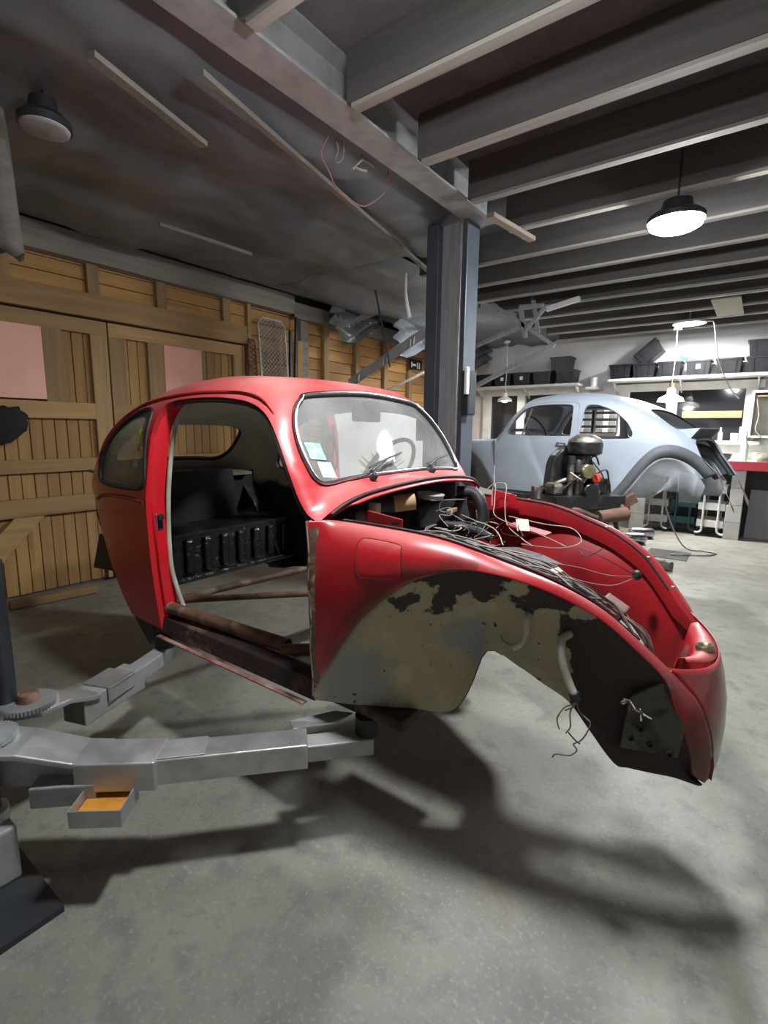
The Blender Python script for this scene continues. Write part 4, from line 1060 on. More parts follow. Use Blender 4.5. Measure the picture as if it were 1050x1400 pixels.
# ------------------------------------------------------------------ two-post lift
def lift_post(x, y, face, label):
    t = thing('lift_post', label, 'lift post', (x, y, 0))
    f = face      # +1: opens towards +y
    MB().box2((-0.175, -f * 0.16, 0), (-0.07, f * 0.06, 2.95)).build('left_flange', M['post_dark'], t, bevel=0.006)
    MB().box2((0.115, -f * 0.16, 0), (0.155, f * 0.03, 2.95)).build('right_flange', M['post_dark'], t, bevel=0.006)
    MB().box2((-0.07, -f * 0.16, 0), (0.115, -f * 0.0, 2.95)).build('web', M['post_light'], t)
    MB().box2((0.075, f * -0.03, 0), (0.10, f * 0.012, 2.93)).build('guide_rail', M['steel'], t, bevel=0.004)
    MB().box2((-0.26, -f * 0.26, 0), (0.26 if f < 0 else 0.56, f * 0.28, 0.02)).build('base_plate', M['dark_steel'], t)
    for sx in (-0.22, 0.22):
        for sy in (-0.2, 0.18): MB().lathe([(0.018, 0.02), (0.018, 0.036), (0.010, 0.036), (0.010, 0.055)], (sx, f * sy, 0), (0, 0, 1), 6).build('anchor_bolt', M['steel'], t)
    return t
far_post = lift_post(-1.41, 1.72, -1, 'far blue-grey steel lift post standing behind the red car')
cb = MB().box2((0.157, -0.06, 1.55), (0.225, 0.06, 1.88)).build('control_box', M['dark_steel'], far_post, bevel=0.01)
MB().box2((0.20, -0.10, 1.70), (0.228, -0.06, 1.90)).build('control_handle', M['white'], cb, bevel=0.008)
MB().box2((-0.19, -0.14, 1.35), (-0.165, -0.04, 1.52)).build('latch_box', M['dark_steel'], far_post, bevel=0.005)

near_post = lift_post(-1.47, -1.62, 1, 'near steel lift post at the left edge carrying two swing arms')
MB().box2((-0.17, 0.03, 0.16), (0.17, 0.22, 0.36)).build('carriage', M['dark_steel'], near_post, bevel=0.01)
MB().box2((-0.17, 0.10, 0.40), (0.17, 0.16, 0.95)).build('carriage_back', M['dark_steel'], near_post, bevel=0.01)
MB().lathe([(0.036, 0.14), (0.036, 0.44), (0.030, 0.45)], (0.25, 0.20, 0), (0, 0, 1), 20).build('carriage_pin', M['dark_steel'], near_post, smooth=40)
MB().box2((0.12, 0.10, 0.02), (0.345, 0.245, 0.20)).build('post_foot', M['steel_grey'], near_post, bevel=0.008)
MB().lathe([(0.055, 0.20), (0.055, 0.235), (0.045, 0.24)], (0.25, 0.20, 0), (0, 0, 1), 20).build('pin_collar', M['steel'], near_post, smooth=40)
MB().box2((0.0, 0.12, 0.40), (0.06, 0.30, 0.95)).build('carriage_rail', M['steel'], near_post, bevel=0.004)
def arm_local(p): return (p[0] + 1.47, p[1] + 1.62, p[2])
def gear(cx, cy, z, name):
    n = 48; prof = []
    ring_ = []
    for k in range(n * 2):
        a = 2 * PI * k / (n * 2); r = 0.088 if k % 2 else 0.080
        ring_.append(arm_local((cx + r * math.cos(a), cy + r * math.sin(a), z)))
    o = MB().prism(ring_, (0, 0, 0.016)).build(name, M['steel'], near_post)
    MB().lathe([(0.0, 0.03), (0.03, 0.028), (0.034, 0.016), (0.034, 0.0)], arm_local((cx, cy, z + 0.016)), (0, 0, 1), 20).build('pivot_cap', M['rust'], o, smooth=40)
    return o
gear(-1.375, -1.235, 0.455, 'arm_gear')
gear(-1.245, -1.40, 0.455, 'arm_gear')
pole = MB().cyl(arm_local((-1.435, -1.285, 0.44)), arm_local((-1.435, -1.285, 0.98)), 0.034, 20).build('safety_pole', M['dark_steel'], near_post, smooth=40)
def A(*p): return arm_local(p)
# front arm: disc plate, cranked neck, outer box, inner slide, pad
def ribbon(pts, wdt, h, name, m, par):
    """box-section bar following pts"""
    rows = []
    pts = [Vector(p) for p in pts]
    for i, p in enumerate(pts):
        t = (pts[min(i + 1, len(pts) - 1)] - pts[max(i - 1, 0)]); t.z = 0; t.normalize()
        sd = Vector((-t.y, t.x, 0)) * wdt[i] / 2; z = V(0, 0, h[i])
        rows.append([p - sd, p + sd, p + sd - z, p - sd - z])
    mb = MB().grid(rows, True)
    n = len(rows)
    mb.f += [(3, 2, 1, 0), tuple(range(4 * n - 4, 4 * n))]
    return mb.build(name, m, par, bevel=0.005)
fa = ribbon([A(-1.30, -1.44, 0.452), A(-1.20, -1.36, 0.452), A(-1.155, -1.315, 0.445), A(-1.04, -1.205, 0.40), A(-0.985, -1.155, 0.395)], [0.16, 0.16, 0.15, 0.14, 0.14], [0.02] * 5, 'arm_neck_plate', M['steel'], near_post)
o = MB().box2((-0.0, 0, 0), (0.001, 0.001, 0.001))
def seg(p, q, z0, z1, w0, name, m, bevel=0.005):
    p = Vector(p); q = Vector(q); mid = (p + q) / 2; d = (q - p).normalized(); nrm = Vector((-d.y, d.x)) * w0 / 2
    poly = [V(p.x - nrm.x, p.y - nrm.y, z0), V(q.x - nrm.x, q.y - nrm.y, z0), V(q.x + nrm.x, q.y + nrm.y, z0), V(p.x + nrm.x, p.y + nrm.y, z0)]
    return MB().prism([A(*v) for v in poly], (0, 0, z1 - z0)).build(name, m, near_post, bevel=bevel)
seg((-1.33, -1.46), (-1.02, -1.19), 0.29, 0.385, 0.03, 'arm_lower_plate', M['steel_grey'])
seg((-1.13, -1.30), (-0.99, -1.165), 0.26, 0.33, 0.14, 'arm_lower_box', M['steel_grey'])
seg((-1.035, -1.205), (-0.845, -1.045), 0.30, 0.398, 0.135, 'arm_sleeve', M['steel'])
seg((-0.87, -1.068), (-0.53, -0.70), 0.305, 0.392, 0.105, 'arm_tube', M['alu'])
seg((-0.86, -1.055), (-0.755, -0.94), 0.392, 0.397, 0.10, 'arm_cover', M['steel'], 0.002)
seg((-0.56, -0.73), (-0.38, -0.53), 0.315, 0.375, 0.075, 'arm_slide', M['steel_grey'])
MB().cyl(A(-0.40, -0.53, 0.375), A(-0.40, -0.53, 0.44), 0.045, 20).build('lift_pad', M['black_rubber'], near_post, smooth=40)
MB().prism([A(-0.60, -0.70, 0.392), A(-0.50, -0.60, 0.40), A(-0.47, -0.53, 0.415), A(-0.53, -0.56, 0.415), A(-0.64, -0.68, 0.392)], (0, 0, 0.006)).build('arm_tongue', M['alu'], near_post)
# open tray on the arm, with its orange pad
tr_c = Vector((-0.892, -1.212)); dx = Vector((0.77, 0.64)).normalized(); dy = Vector((-dx.y, dx.x))
def tp(u, v, z): p = tr_c + dx * u + dy * v; return A(p.x, p.y, z)
tray = MB().prism([tp(-0.075, -0.06, 0.255), tp(0.075, -0.06, 0.255), tp(0.075, 0.06, 0.255), tp(-0.075, 0.06, 0.255)], (0, 0, 0.004)).build('arm_tray', M['steel_grey'], near_post)
for (a, b) in (((-0.075, -0.06), (0.075, -0.06)), ((0.075, -0.06), (0.075, 0.06)), ((0.075, 0.06), (-0.075, 0.06)), ((-0.075, 0.06), (-0.075, -0.06))):
    p = Vector(tp(a[0], a[1], 0.2825)); q = Vector(tp(b[0], b[1], 0.2825))
    MB().bar(p, q, 0.004, 0.055).build('tray_side', M['steel'], tray)
MB().prism([tp(-0.07, -0.035, 0.26), tp(0.07, -0.035, 0.26), tp(0.07, 0.055, 0.26), tp(-0.07, 0.055, 0.26)], (0, 0, 0.022)).build('tray_pad', M['orange'], tray, bevel=0.004)
# rear arm
ribbon([A(-1.42, -1.28, 0.452), A(-1.37, -1.20, 0.452), A(-1.375, -1.14, 0.452), A(-1.40, -1.05, 0.41), A(-1.41, -1.02, 0.405)], [0.16, 0.16, 0.14, 0.12, 0.12], [0.02] * 5, 'arm_neck_plate', M['steel'], near_post)
seg((-1.395, -1.09), (-1.50, -0.80), 0.30, 0.40, 0.11, 'arm_tube', M['steel_grey'])
seg((-1.425, -0.99), (-1.48, -0.86), 0.402, 0.408, 0.135, 'arm_cover', M['steel'], 0.002)
seg((-1.37, -0.97), (-1.425, -0.84), 0.345, 0.408, 0.006, 'arm_cover_side', M['steel'], 0.001)
seg((-1.485, -0.84), (-1.62, -0.56), 0.32, 0.385, 0.075, 'arm_slide', M['steel_grey'])
MB().cyl(A(-1.61, -0.585, 0.385), A(-1.61, -0.585, 0.44), 0.05, 20).build('lift_pad', M['black_rubber'], near_post, smooth=40)
# far side arms, mostly hidden
for (x0, y0, x1, y1) in ((-1.33, 1.42, -0.45, 0.6), (-1.47, 1.42, -1.6, 0.6)):
    q = MB().bar((x0 + 1.41, y0 - 1.72, 0.36), (x1 + 1.41, y1 - 1.72, 0.36), 0.10, 0.09).build('swing_arm', M['steel'], far_post, bevel=0.005)
    MB().cyl((x1 + 1.41, y1 - 1.72, 0.40), (x1 + 1.41, y1 - 1.72, 0.445), 0.05, 16).build('lift_pad', M['black_rubber'], far_post, smooth=40)
MB().box2((-0.17, -0.40, 0.25), (0.17, -0.10, 0.45)).build('carriage', M['dark_steel'], far_post, bevel=0.01)
# ------------------------------------------------------------------ lamps
def led_lamp(loc, st, label, lit=True, tilt=None, r=0.15):
    t = thing('ceiling_lamp', label, 'lamp', loc)
    if tilt: t.rotation_euler = tilt
    MB().lathe([(r * 1.08, 0.0), (r * 1.08, 0.03), (r * 0.9, 0.05), (r * 0.6, 0.065), (r * 0.55, 0.12), (r * 0.3, 0.13)], (0, 0, 0), (0, 0, 1), 32).build('housing', M['dark_steel'], t, smooth=40)
    MB().lathe([(r * 1.0, 0.0), (r * 0.98, -0.024 if lit else -0.008), (r * 0.8, -0.04 if lit else -0.014), (0.0, -0.048 if lit else -0.016)], (0, 0, -0.001), (0, 0, 1), 32).build('diffuser', emit('led_light', (0.92, 0.96, 1.0), st) if lit else M['lamp_off'], t, smooth=60)
    MB().tube([(0, 0, 0.13), (0, 0, 3.16 - loc[2])], 0.006, 6).build('hanger', M['dark_steel'], t)
    return t
led_lamp((-0.20, -0.62, 2.66), LED_A, 'bright round lamp hanging over the red car at the top edge', r=0.10)
led_lamp((0.04, 1.98, 2.73), LED_B, 'glaring round lamp hanging between the joists at the right')
ul = led_lamp((-2.27, -0.66, 2.83), 0, 'unlit round lamp on the black ceiling sheet above the gates', lit=False, r=0.105)
led_lamp((-3.0, 4.6, 2.75), LED_C, 'round lamp behind the far lift post', r=0.1)
# duct sleeve hanging beside the unlit lamp
rows = []
for i in range(12):
    k = i / 11; rows.append([V(-2.55 - 0.25 * k + 0.07 * math.cos(a) * (1 - 0.3 * k), -0.80 + 0.12 * k + 0.07 * math.sin(a), 2.98 - 0.62 * k ** 1.2 + 0.02 * math.sin(a * 3 + i)) for a in [2 * PI * j / 14 for j in range(14)]])
tag(MB().grid(rows, True).build('hanging_sleeve', M['grey_beam'], smooth=60, solid=0.003), 'grey cloth sleeve hanging from the ceiling by the unlit lamp', 'sleeve')

def pendant(loc, label, st, big=1.0, cord=0.9):
    t = thing('pendant_lamp', label, 'lamp', loc)
    MB().lathe([(0.015 * big, 0.20 * big), (0.05 * big, 0.17 * big), (0.06 * big, 0.10 * big), (0.15 * big, 0.05 * big), (0.17 * big, 0.0)], (0, 0, 0), (0, 0, 1), 28).build('shade', M['lamp_white'], t, smooth=50)
    MB().lathe([(0.0, -0.03 * big), (0.05 * big, -0.02 * big), (0.07 * big, 0.03 * big), (0.03 * big, 0.09 * big)], (0, 0, 0), (0, 0, 1), 16).build('bulb', emit('warm_bulb', (1.0, 0.97, 0.92), st), t, smooth=60)
    MB().cyl((0, 0, 0.19 * big), (0, 0, 0.25 * big), 0.03 * big, 12).build('lamp_holder', M['tan'], t, smooth=40)
    MB().tube([(0, 0, 0.25 * big), (0.01, 0, 0.5 * big + 0.1), (0, 0, cord)], 0.006, 6).build('cord', M['white'], t)
    MB().lathe([(0.05, 0), (0.05, 0.03), (0.02, 0.04)], (0, 0, cord - 0.03), (0, 0, 1), 14).build('ceiling_rose', M['white'], t, smooth=40)
    return t
pendant((-0.47, 6.25, 1.86), 'white pendant lamp hanging over the workbench behind the grey car', BACK, 1.0, 0.98)
pendant((-3.05, 6.6, 1.95), 'small white pendant lamp by the left rear window', BACK * 0.5, 0.75, 1.0)
# flat lamp on a cable above the shelf
t = thing('strip_lamp', 'flat lit lamp under the joists with a dangling grey cable', 'lamp', (-0.33, 6.2, 2.86))
MB().lathe([(0.20, 0.0), (0.19, 0.025), (0.08, 0.04)], (0, 0, 0), (0, 0, 1), 28).build('housing', M['lamp_white'], t, smooth=40)
MB().lathe([(0.13, -0.004), (0.0, -0.006)], (0, 0, 0), (0, 0, 1), 24).build('diffuser', emit('led_strip', (0.95, 0.97, 1.0), BACK * 0.6), t)
MB().tube(catmull([(0.18, 0, 0.01), (0.27, 0.0, 0.0), (0.30, 0.02, -0.12), (0.36, 0.1, -0.45), (0.50, 0.3, -0.8), (0.62, 0.5, -0.95)], 6), 0.008, 6).build('cable', M['steel_grey'], t, smooth=60)
MB().tube([(0, 0, 0.03), (0, 0, 0.3)], 0.01, 6).build('stem', M['steel_grey'], t)

# ------------------------------------------------------------------ grey bodyshell on trestles
GX, GY, GZ, GA = -2.185, 4.12, 0.502, PI + math.radians(-8.4)
gc = thing('car_bodyshell', 'pale grey primed car bodyshell without wings at the back of the garage', 'car', (GX, GY, GZ), GA)
gc.scale = (0.925, 1.0, 0.88)
def door_poly(s):
    D = DD['door_s', s]
    bot = dom_side(np.linspace(-1.57, -0.59, 12), np.full(12, 0.345), s)
    return np.concatenate([D, bot])
DWIN = [(-0.80, 1.02), (-0.745, 1.06), (-0.80, 1.17), (-0.87, 1.275), (-0.94, 1.33), (-1.05, 1.36), (-1.25, 1.368), (-1.42, 1.362), (-1.48, 1.34), (-1.50, 1.25), (-1.505, 1.10), (-1.50, 1.03), (-1.47, 1.015), (-1.1, 1.012)]
dw = smooth2(DWIN, 4)
skin('outer_shell', DD['outer'], holes, M['grey_paint'], gc, 0.045)
skin('inner_lining', DD['outer'], holes, M['grey_paint'], gc, 0.06, off=0.02, flip=True)
skin_rim('edge_return', [DD['outer']], M['grey_paint'], gc, 0.0, 0.02)
for s in (-1, 1):
    skin_rim('quarter_window_reveal', [DD['qwin', s]], M['grey_paint'], gc, 0.0, 0.02)
    dwd = dom_side(dw[:, 0], dw[:, 1], s)
    dp = door_poly(s)
    k = dp.mean(0); dp2 = k + (dp - k) * np.array([0.993, 0.995])
    d = skin('door', dp2, [dwd], M['grey_paint'], gc, 0.05, off=0.002)[0]
    skin('door_inner', dp2, [dwd], M['grey_paint'], d, 0.07, off=0.035, flip=True)
    skin_rim('window_frame', [dwd], M['grey_dark'], d, 0.0, 0.035)
    skin_rim('door_edge', [dp2], M['grey_dark'], d, 0.002, 0.035)
    q = dom_side([-1.46, -1.38], [0.93, 0.935], s); P = on_skin(q, -0.02)
    MB().tube(catmull([on_skin(q[:1], 0)[0], P[0], P[1], on_skin(q[1:], 0)[0]], 4), 0.008, 6).build('door_handle', M['grey_dark'], d, smooth=60)
    q = dom_side([-0.93, -1.0], [1.02, 1.33], s)
    MB().tube(on_skin(q, 0.01), 0.008, 6).build('quarterlight_bar', M['grey_dark'], d, smooth=60)
    wing, arch, gut = front_rows(s)
    MB().grid(wing).build('front_quarter_panel', M['grey_paint'], gc, smooth=50, solid=0.003)
    MB().grid(arch).build('inner_wing', M['grey_dark'], gc, smooth=50, solid=0.004)
    MB().box((-1.08, s * 0.575, 0.33), (1.02, 0.09, 0.06)).build('sill', M['grey_dark'], gc, bevel=0.006)
    # rear wing seat: dark flange, then the pale wheel tub
    E = [Vector(p) for p in on_skin(DD['arch', s][4:], -0.002)]
    cenp = V(-2.42, 0, 0.45)
    def off(p, k, y): return Vector((p.x + (cenp.x - p.x) * k, y, p.z + (cenp.z - p.z) * k))
    r1 = [off(p, 0.0, p.y) for p in E]; r2 = [off(p, 0.27, p.y - s * 0.006) for p in E]
    MB().grid([r1, r2]).build('wing_flange', M['grey_dark'], gc, smooth=60, solid=0.003)
    r3 = [off(p, 0.31, s * (abs(p.y) * 0.8 + 0.08)) for p in E]; r4 = [off(p, 0.50, s * 0.40) + V(-0.12, 0, -0.02) for p in E]; r5 = [Vector((p.x * 0.75 - 2.55 * 0.25, s * 0.40, 0.46 - (0.10 if p.x < -2.5 else 0.0))) for p in r4]
    MB().grid([r2, r3, r4, r5]).build('rear_wheel_tub', M['grey_sheet'], gc, smooth=40, solid=0.003)
    q = [Vector(p) for p in on_skin(DD['lid', s], 0.0)]
    MB().grid([q, [p + V(0.06, -s * 0.03, -0.02) for p in q]]).build('lid_channel', M['black_rubber'], gc, smooth=40, solid=0.003)
    # lower rear corner down to the tail
    e0 = Vector(on_skin(DD['arch', s][-1:], 0)[0]); l0 = Vector(on_skin(DD['lid', s][:1], 0)[0])
    MB().grid([[e0, e0 + V(-0.10, 0, -0.20), e0 + V(-0.16, 0.0, -0.33)], [l0, l0 + V(-0.08, -s * 0.01, -0.2), l0 + V(-0.13, -s * 0.02, -0.33)]]).build('tail_panel', M['rust_grey'] if 'rust_grey' in M else M['grey_sheet'], gc, solid=0.004)
# panel under the rear window, lid hinge tray
MB().prism([(-2.37, -0.36, 1.075), (-2.37, 0.36, 1.075), (-2.62, 0.34, 1.10), (-2.62, -0.34, 1.10)], (0, 0, 0.010)).build('hinge_panel', M['grey_paint'], gc, bevel=0.004)
MB().prism([(-2.62, -0.34, 1.10), (-2.62, 0.34, 1.10), (-2.52, 0.34, 0.97), (-2.52, -0.34, 0.97)], (-0.008, 0, 0)).build('hinge_panel_lip', M['grey_dark'], gc)
for s in (-1, 1):
    MB().prism([(-2.37, s * 0.355, 1.075), (-2.62, s * 0.345, 1.105), (-2.525, s * 0.35, 0.965)], (0, s * 0.008, 0)).build('hinge_panel_cheek', M['grey_paint'], gc)
MB().box((-0.66, 0, 0.80), (0.02, 1.0, 0.44)).build('front_bulkhead', M['grey_dark'], gc)
swp2 = [p + V(0.03, 0, 0.02) for p in swp]
MB().tube(swp2, 0.011, 8, True).build('steering_wheel', M['black_rubber'], gc, smooth=60)
for i, px in enumerate((-2.9, -1.25)):
    t = thing('trestle', ['steel trestle under the front of the grey bodyshell', 'steel trestle under the middle of the grey bodyshell'][i], 'trestle', (GX + px * 0 + (0.75, 1.35)[i], GY - (0.11, 0.20)[i], 0), math.radians(-8.4))
    MB().box((0, 0, 0.72), (0.08, 1.2, 0.07)).build('top_bar', M['dark_steel'], t, bevel=0.004)
    for sy in (-0.55, 0.55):
        for sx in (-1, 1): MB().bar((0.0, sy, 0.70), (sx * 0.20, sy, 0.0), 0.04, 0.04).build('leg', M['dark_steel'], t)

# ------------------------------------------------------------------ engine on its stand, between the cars
en = thing('car_engine', 'air-cooled engine with round air filter on a black stand', 'engine', (-0.60, 2.55, 0), math.radians(48))
zt = 0.91
MB().box((0, 0, zt), (0.62, 0.42, 0.02)).build('tin_tray', M['black_paint'], en, bevel=0.006)
MB().box((0, -0.21, zt - 0.04), (0.62, 0.012, 0.10)).build('tray_lip', M['black_paint'], en)
MB().box((-0.31, 0, zt - 0.04), (0.012, 0.42, 0.10)).build('tray_lip', M['black_paint'], en)
MB().box((0.0, 0.02, zt - 0.13), (0.34, 0.30, 0.22)).build('crankcase', M['cast'], en, bevel=0.03)
for sx in (-1, 1): MB().box((sx * 0.25, 0.02, zt - 0.10), (0.14, 0.26, 0.14)).build('cylinder_bank', M['black_paint'], en, bevel=0.02)
# fan shroud: half drum
pr = []
for k in range(21):
    a = PI * k / 20; pr.append((-0.02 + 0.20 * math.cos(a) - 0.0, 0.16, zt + 0.21 + 0.20 * math.sin(a)))
pr += [(-0.24, 0.16, zt + 0.01), (0.20, 0.16, zt + 0.01)]
MB().prism(pr, (0, -0.11, 0)).build('fan_shroud', M['black_paint'], en, bevel=0.015)
MB().cyl((-0.02, 0.05, zt + 0.21), (-0.02, -0.17, zt + 0.21), 0.055, 20).build('generator', M['brass'], en, smooth=40)
MB().lathe([(0.02, 0.0), (0.055, 0.0), (0.04, 0.012), (0.055, 0.024), (0.02, 0.026)], (-0.02, -0.17, zt + 0.21), (0, -1, 0), 24).build('pulley', M['brass'], en, smooth=40)
MB().cyl((-0.02, -0.04, zt), (-0.02, -0.04, zt + 0.155), 0.05, 12).build('generator_stand', M['cast'], en, smooth=40)
af = MB().lathe([(0.02, 0.33), (0.10, 0.33), (0.135, 0.35), (0.14, 0.42), (0.135, 0.44)], (0.02, -0.04, zt), (0, 0, 1), 28).build('air_filter', M['black_paint'], en, smooth=40)
MB().lathe([(0.138, 0.44), (0.13, 0.465), (0.07, 0.50), (0.02, 0.51), (0.0, 0.511)], (0.02, -0.04, zt), (0, 0, 1), 28).build('filter_lid', M['cast'], af, smooth=60)
MB().cyl((0.02, -0.04, zt + 0.26), (0.02, -0.04, zt + 0.34), 0.035, 14).build('carburettor', M['cast'], en, smooth=40)
MB().tube(catmull([(0.02, -0.04, zt + 0.26), (0.02, -0.05, zt + 0.19), (-0.1, -0.07, zt + 0.15), (-0.24, -0.05, zt + 0.09), (-0.26, -0.02, zt)], 6), 0.022, 10).build('intake_pipe', M['cast'], en, smooth=60)
MB().tube(catmull([(0.02, -0.05, zt + 0.19), (0.13, -0.07, zt + 0.15), (0.25, -0.05, zt + 0.09), (0.27, -0.02, zt)], 6), 0.022, 10).build('intake_pipe', M['cast'], en, smooth=60)
MB().box((-0.25, -0.06, zt + 0.06), (0.09, 0.16, 0.10)).build('intake_casting', M['cast'], en, bevel=0.025)
di = MB().cyl((0.10, -0.10, zt), (0.10, -0.10, zt + 0.12), 0.028, 14).build('distributor', M['cast'], en, smooth=40)
MB().lathe([(0.036, 0.12), (0.040, 0.14), (0.034, 0.18), (0.018, 0.185)], (0.10, -0.10, zt), (0, 0, 1), 16).build('distributor_cap', M['orange_cap'], di, smooth=40)
MB().cyl((-0.13, -0.10, zt + 0.27), (-0.13, -0.10, zt + 0.33), 0.03, 14).build('oil_filler', M['black_rubber'], en, smooth=40)
MB().cyl((-0.13, -0.10, zt), (-0.13, -0.10, zt + 0.27), 0.026, 12).build('filler_neck', M['cast'], en, smooth=40)
MB().cyl((0.20, -0.05, zt + 0.02), (0.20, -0.05, zt + 0.14), 0.04, 14).build('oil_cooler_duct', M['black_rubber'], en, smooth=40)
MB().lathe([(0.02, 0), (0.06, 0), (0.05, 0.012), (0.06, 0.024), (0.02, 0.026)], (0.0, -0.19, zt + 0.05), (0, -1, 0), 24).build('crank_pulley', M['black_paint'], en, smooth=40)
for k, (p, m_) in enumerate([([(0.10, -0.10, 0.18), (0.16, -0.14, 0.22), (0.22, -0.1, 0.14), (0.26, -0.08, 0.02)], 'wire_black'), ([(0.09, -0.11, 0.18), (0.02, -0.16, 0.24), (-0.12, -0.14, 0.14), (-0.24, -0.1, 0.02)], 'wire_black'), ([(-0.02, -0.1, 0.27), (0.05, -0.14, 0.33), (0.12, -0.1, 0.26)], 'wire_black'), ([(-0.16, -0.14, 0.2), (-0.11, -0.17, 0.16), (-0.05, -0.16, 0.13)], 'wire_white'), ([(-0.05, -0.17, 0.12), (-0.02, -0.18, 0.2), (-0.06, -0.17, 0.25)], 'wire_pink')]):
    MB().tube(catmull([(a, b, zt + c_) for a, b, c_ in p], 5), 0.007, 6).build('ignition_lead', M[m_], en, smooth=60)
MB().cyl((0.02, -0.28, zt - 0.15), (0.30, -0.24, zt - 0.13), 0.055, 16).build('silencer', M['chocolate'], en, smooth=40)
MB().tube(catmull([(-0.22, -0.16, zt - 0.08), (-0.12, -0.22, zt - 0.10), (0.0, -0.27, zt - 0.15), (0.03, -0.28, zt - 0.15)], 5), 0.024, 10).build('exhaust_pipe', M['dark_rust'], en, smooth=60)
MB().tube(catmull([(0.24, -0.14, zt - 0.04), (0.28, -0.2, zt - 0.07), (0.30, -0.24, zt - 0.13)], 5), 0.022, 10).build('exhaust_pipe', M['chocolate'], en, smooth=60)
MB().tube([(0.0, -0.24, zt - 0.20), (-0.2, -0.2, zt - 0.18)], 0.026, 10).build('exhaust_pipe', M['steel_grey'], en, smooth=60)
MB().box((0.40, -0.12, zt - 0.05), (0.16, 0.035, 0.09), Matrix.Rotation(-0.5, 3, 'Y')).build('heat_exchanger_bracket', M['rust'], en, bevel=0.006)
MB().box((-0.22, 0.20, zt + 0.03), (0.16, 0.06, 0.05)).build('tin_flap', M['old_pink'], en, bevel=0.006)
MB().box((0.17, -0.02, zt + 0.06), (0.10, 0.14, 0.10)).build('cylinder_shroud', M['black_paint'], en, bevel=0.02)
MB().box((-0.16, 0.0, zt + 0.05), (0.12, 0.20, 0.09)).build('cylinder_shroud', M['black_paint'], en, bevel=0.02)
MB().cyl((0.06, -0.13, zt + 0.04), (0.06, -0.19, zt + 0.04), 0.03, 12).build('fuel_pump', M['cast'], en, smooth=40)
MB().tube(catmull([(0.06, -0.16, zt + 0.07), (0.10, -0.20, zt + 0.16), (0.05, -0.12, zt + 0.28)], 5), 0.006, 6).build('fuel_line', M['black_rubber'], en, smooth=60)
MB().lathe([(0.028, 0.0), (0.028, 0.09), (0.02, 0.10), (0.0, 0.10)], (-0.08, -0.12, zt + 0.20), (0, 0, 1), 14).build('ignition_coil', M['black_rubber'], en, smooth=40)
MB().tube(catmull([(-0.24, 0.1, zt + 0.02), (-0.34, 0.02, zt + 0.03), (-0.40, -0.08, zt - 0.04)], 5), 0.03, 10).build('heater_hose', M['black_rubber'], en, smooth=60)
for sx in (-0.2, 0.2):
    for sy in (-0.1, 0.14): MB().bar((sx, sy, zt - 0.22), (sx * 1.3, sy * 1.4, 0.0), 0.035, 0.035).build('stand_leg', M['dark_steel'], en)
MB().box((0, 0.02, zt - 0.24), (0.46, 0.30, 0.03)).build('stand_top', M['dark_steel'], en)

# ------------------------------------------------------------------ back wall: shelves, bins, bench
def shelf(x0, x1, z, label, brackets):
    t = thing('wall_shelf', label, 'shelf', ((x0 + x1) / 2, 7.09, z))
    w_ = (x1 - x0) / 2
    MB().box2((-w_, -0.19, -0.04), (w_, 0.20, 0.0)).build('board', M['white_paint'], t, bevel=0.004)
    for b in brackets:
        MB().prism([(b, 0.20, -0.04), (b, 0.20, -0.22), (b, -0.12, -0.04)], (0.02, 0, 0)).build('bracket', M['white_paint'], t)
    return t
shelf(-3.85, -1.92, 2.235, 'long white shelf above the left rear window', (-0.9, 0.0, 0.88))
shelf(-1.46, 0.60, 2.265, 'long white shelf above the right rear window', (-0.98, -0.05, 0.9))
bin0 = None
def bin_(x, z, label, w_=0.34, tag_=False, rot=None, y=7.06, h=0.215):
    global bin0
    t = thing('storage_bin', label, 'bin', (x, y, z), 0, 'black bins on the shelves')
    a, d, b, e = w_ / 2, 0.15, w_ / 2 * 0.86, 0.13
    mb = MB(); mb.add([(-b, -e, 0), (b, -e, 0), (b, e, 0), (-b, e, 0), (-a, -d, h), (a, -d, h), (a, d, h), (-a, d, h), (-b * .94, -e * .94, 0.012), (b * .94, -e * .94, 0.012), (b * .94, e * .94, 0.012), (-b * .94, e * .94, 0.012), (-a * .94, -d * .94, h), (a * .94, -d * .94, h), (a * .94, d * .94, h), (-a * .94, d * .94, h)],
           [(3, 2, 1, 0), (0, 1, 5, 4), (1, 2, 6, 5), (2, 3, 7, 6), (3, 0, 4, 7), (8, 9, 10, 11), (8, 12, 13, 9), (9, 13, 14, 10), (10, 14, 15, 11), (11, 15, 12, 8), (4, 5, 13, 12), (5, 6, 14, 13), (6, 7, 15, 14), (7, 4, 12, 15)])
    mb.build('tub', M['bin'], t, bevel=0.004)
    mb = MB()
    for (p, q) in (((-a, -d), (a, -d)), ((a, -d), (a, d)), ((a, d), (-a, d)), ((-a, d), (-a, -d))):
        mb.bar((p[0], p[1], h - 0.012), (q[0], q[1], h - 0.012), 0.022, 0.024)
    mb.build('rim', M['bin'], t)
    for sx in (-0.55, 0.55): MB().bar((sx * b, -e - 0.004, 0.02), (sx * a, -d - 0.004, h - 0.02), 0.02, 0.012, (0, 1, 0)).build('rib', M['bin'], t)
    if tag_:
        MB().box((0.0, -0.148, h * 0.55), (0.055, 0.006, 0.06), Matrix.Rotation(-0.09, 3, 'X')).build('label_card', M['white'], t)
    if rot: t.rotation_euler = rot
    return t
LB = [(-3.62, 'leftmost black bin on the left shelf beside the corner', False), (-3.26, 'black bin with a white tag, second from the corner on the left shelf', True), (-2.90, 'black bin with a white tag at the middle of the left shelf', True), (-2.54, 'plain black bin left of the doubled pair on the left shelf', False), (-2.14, 'black bin at the right end of the left shelf under another bin', False)]
for x, l, tg_ in LB: bin_(x, 2.237, l, 0.315, tg_)
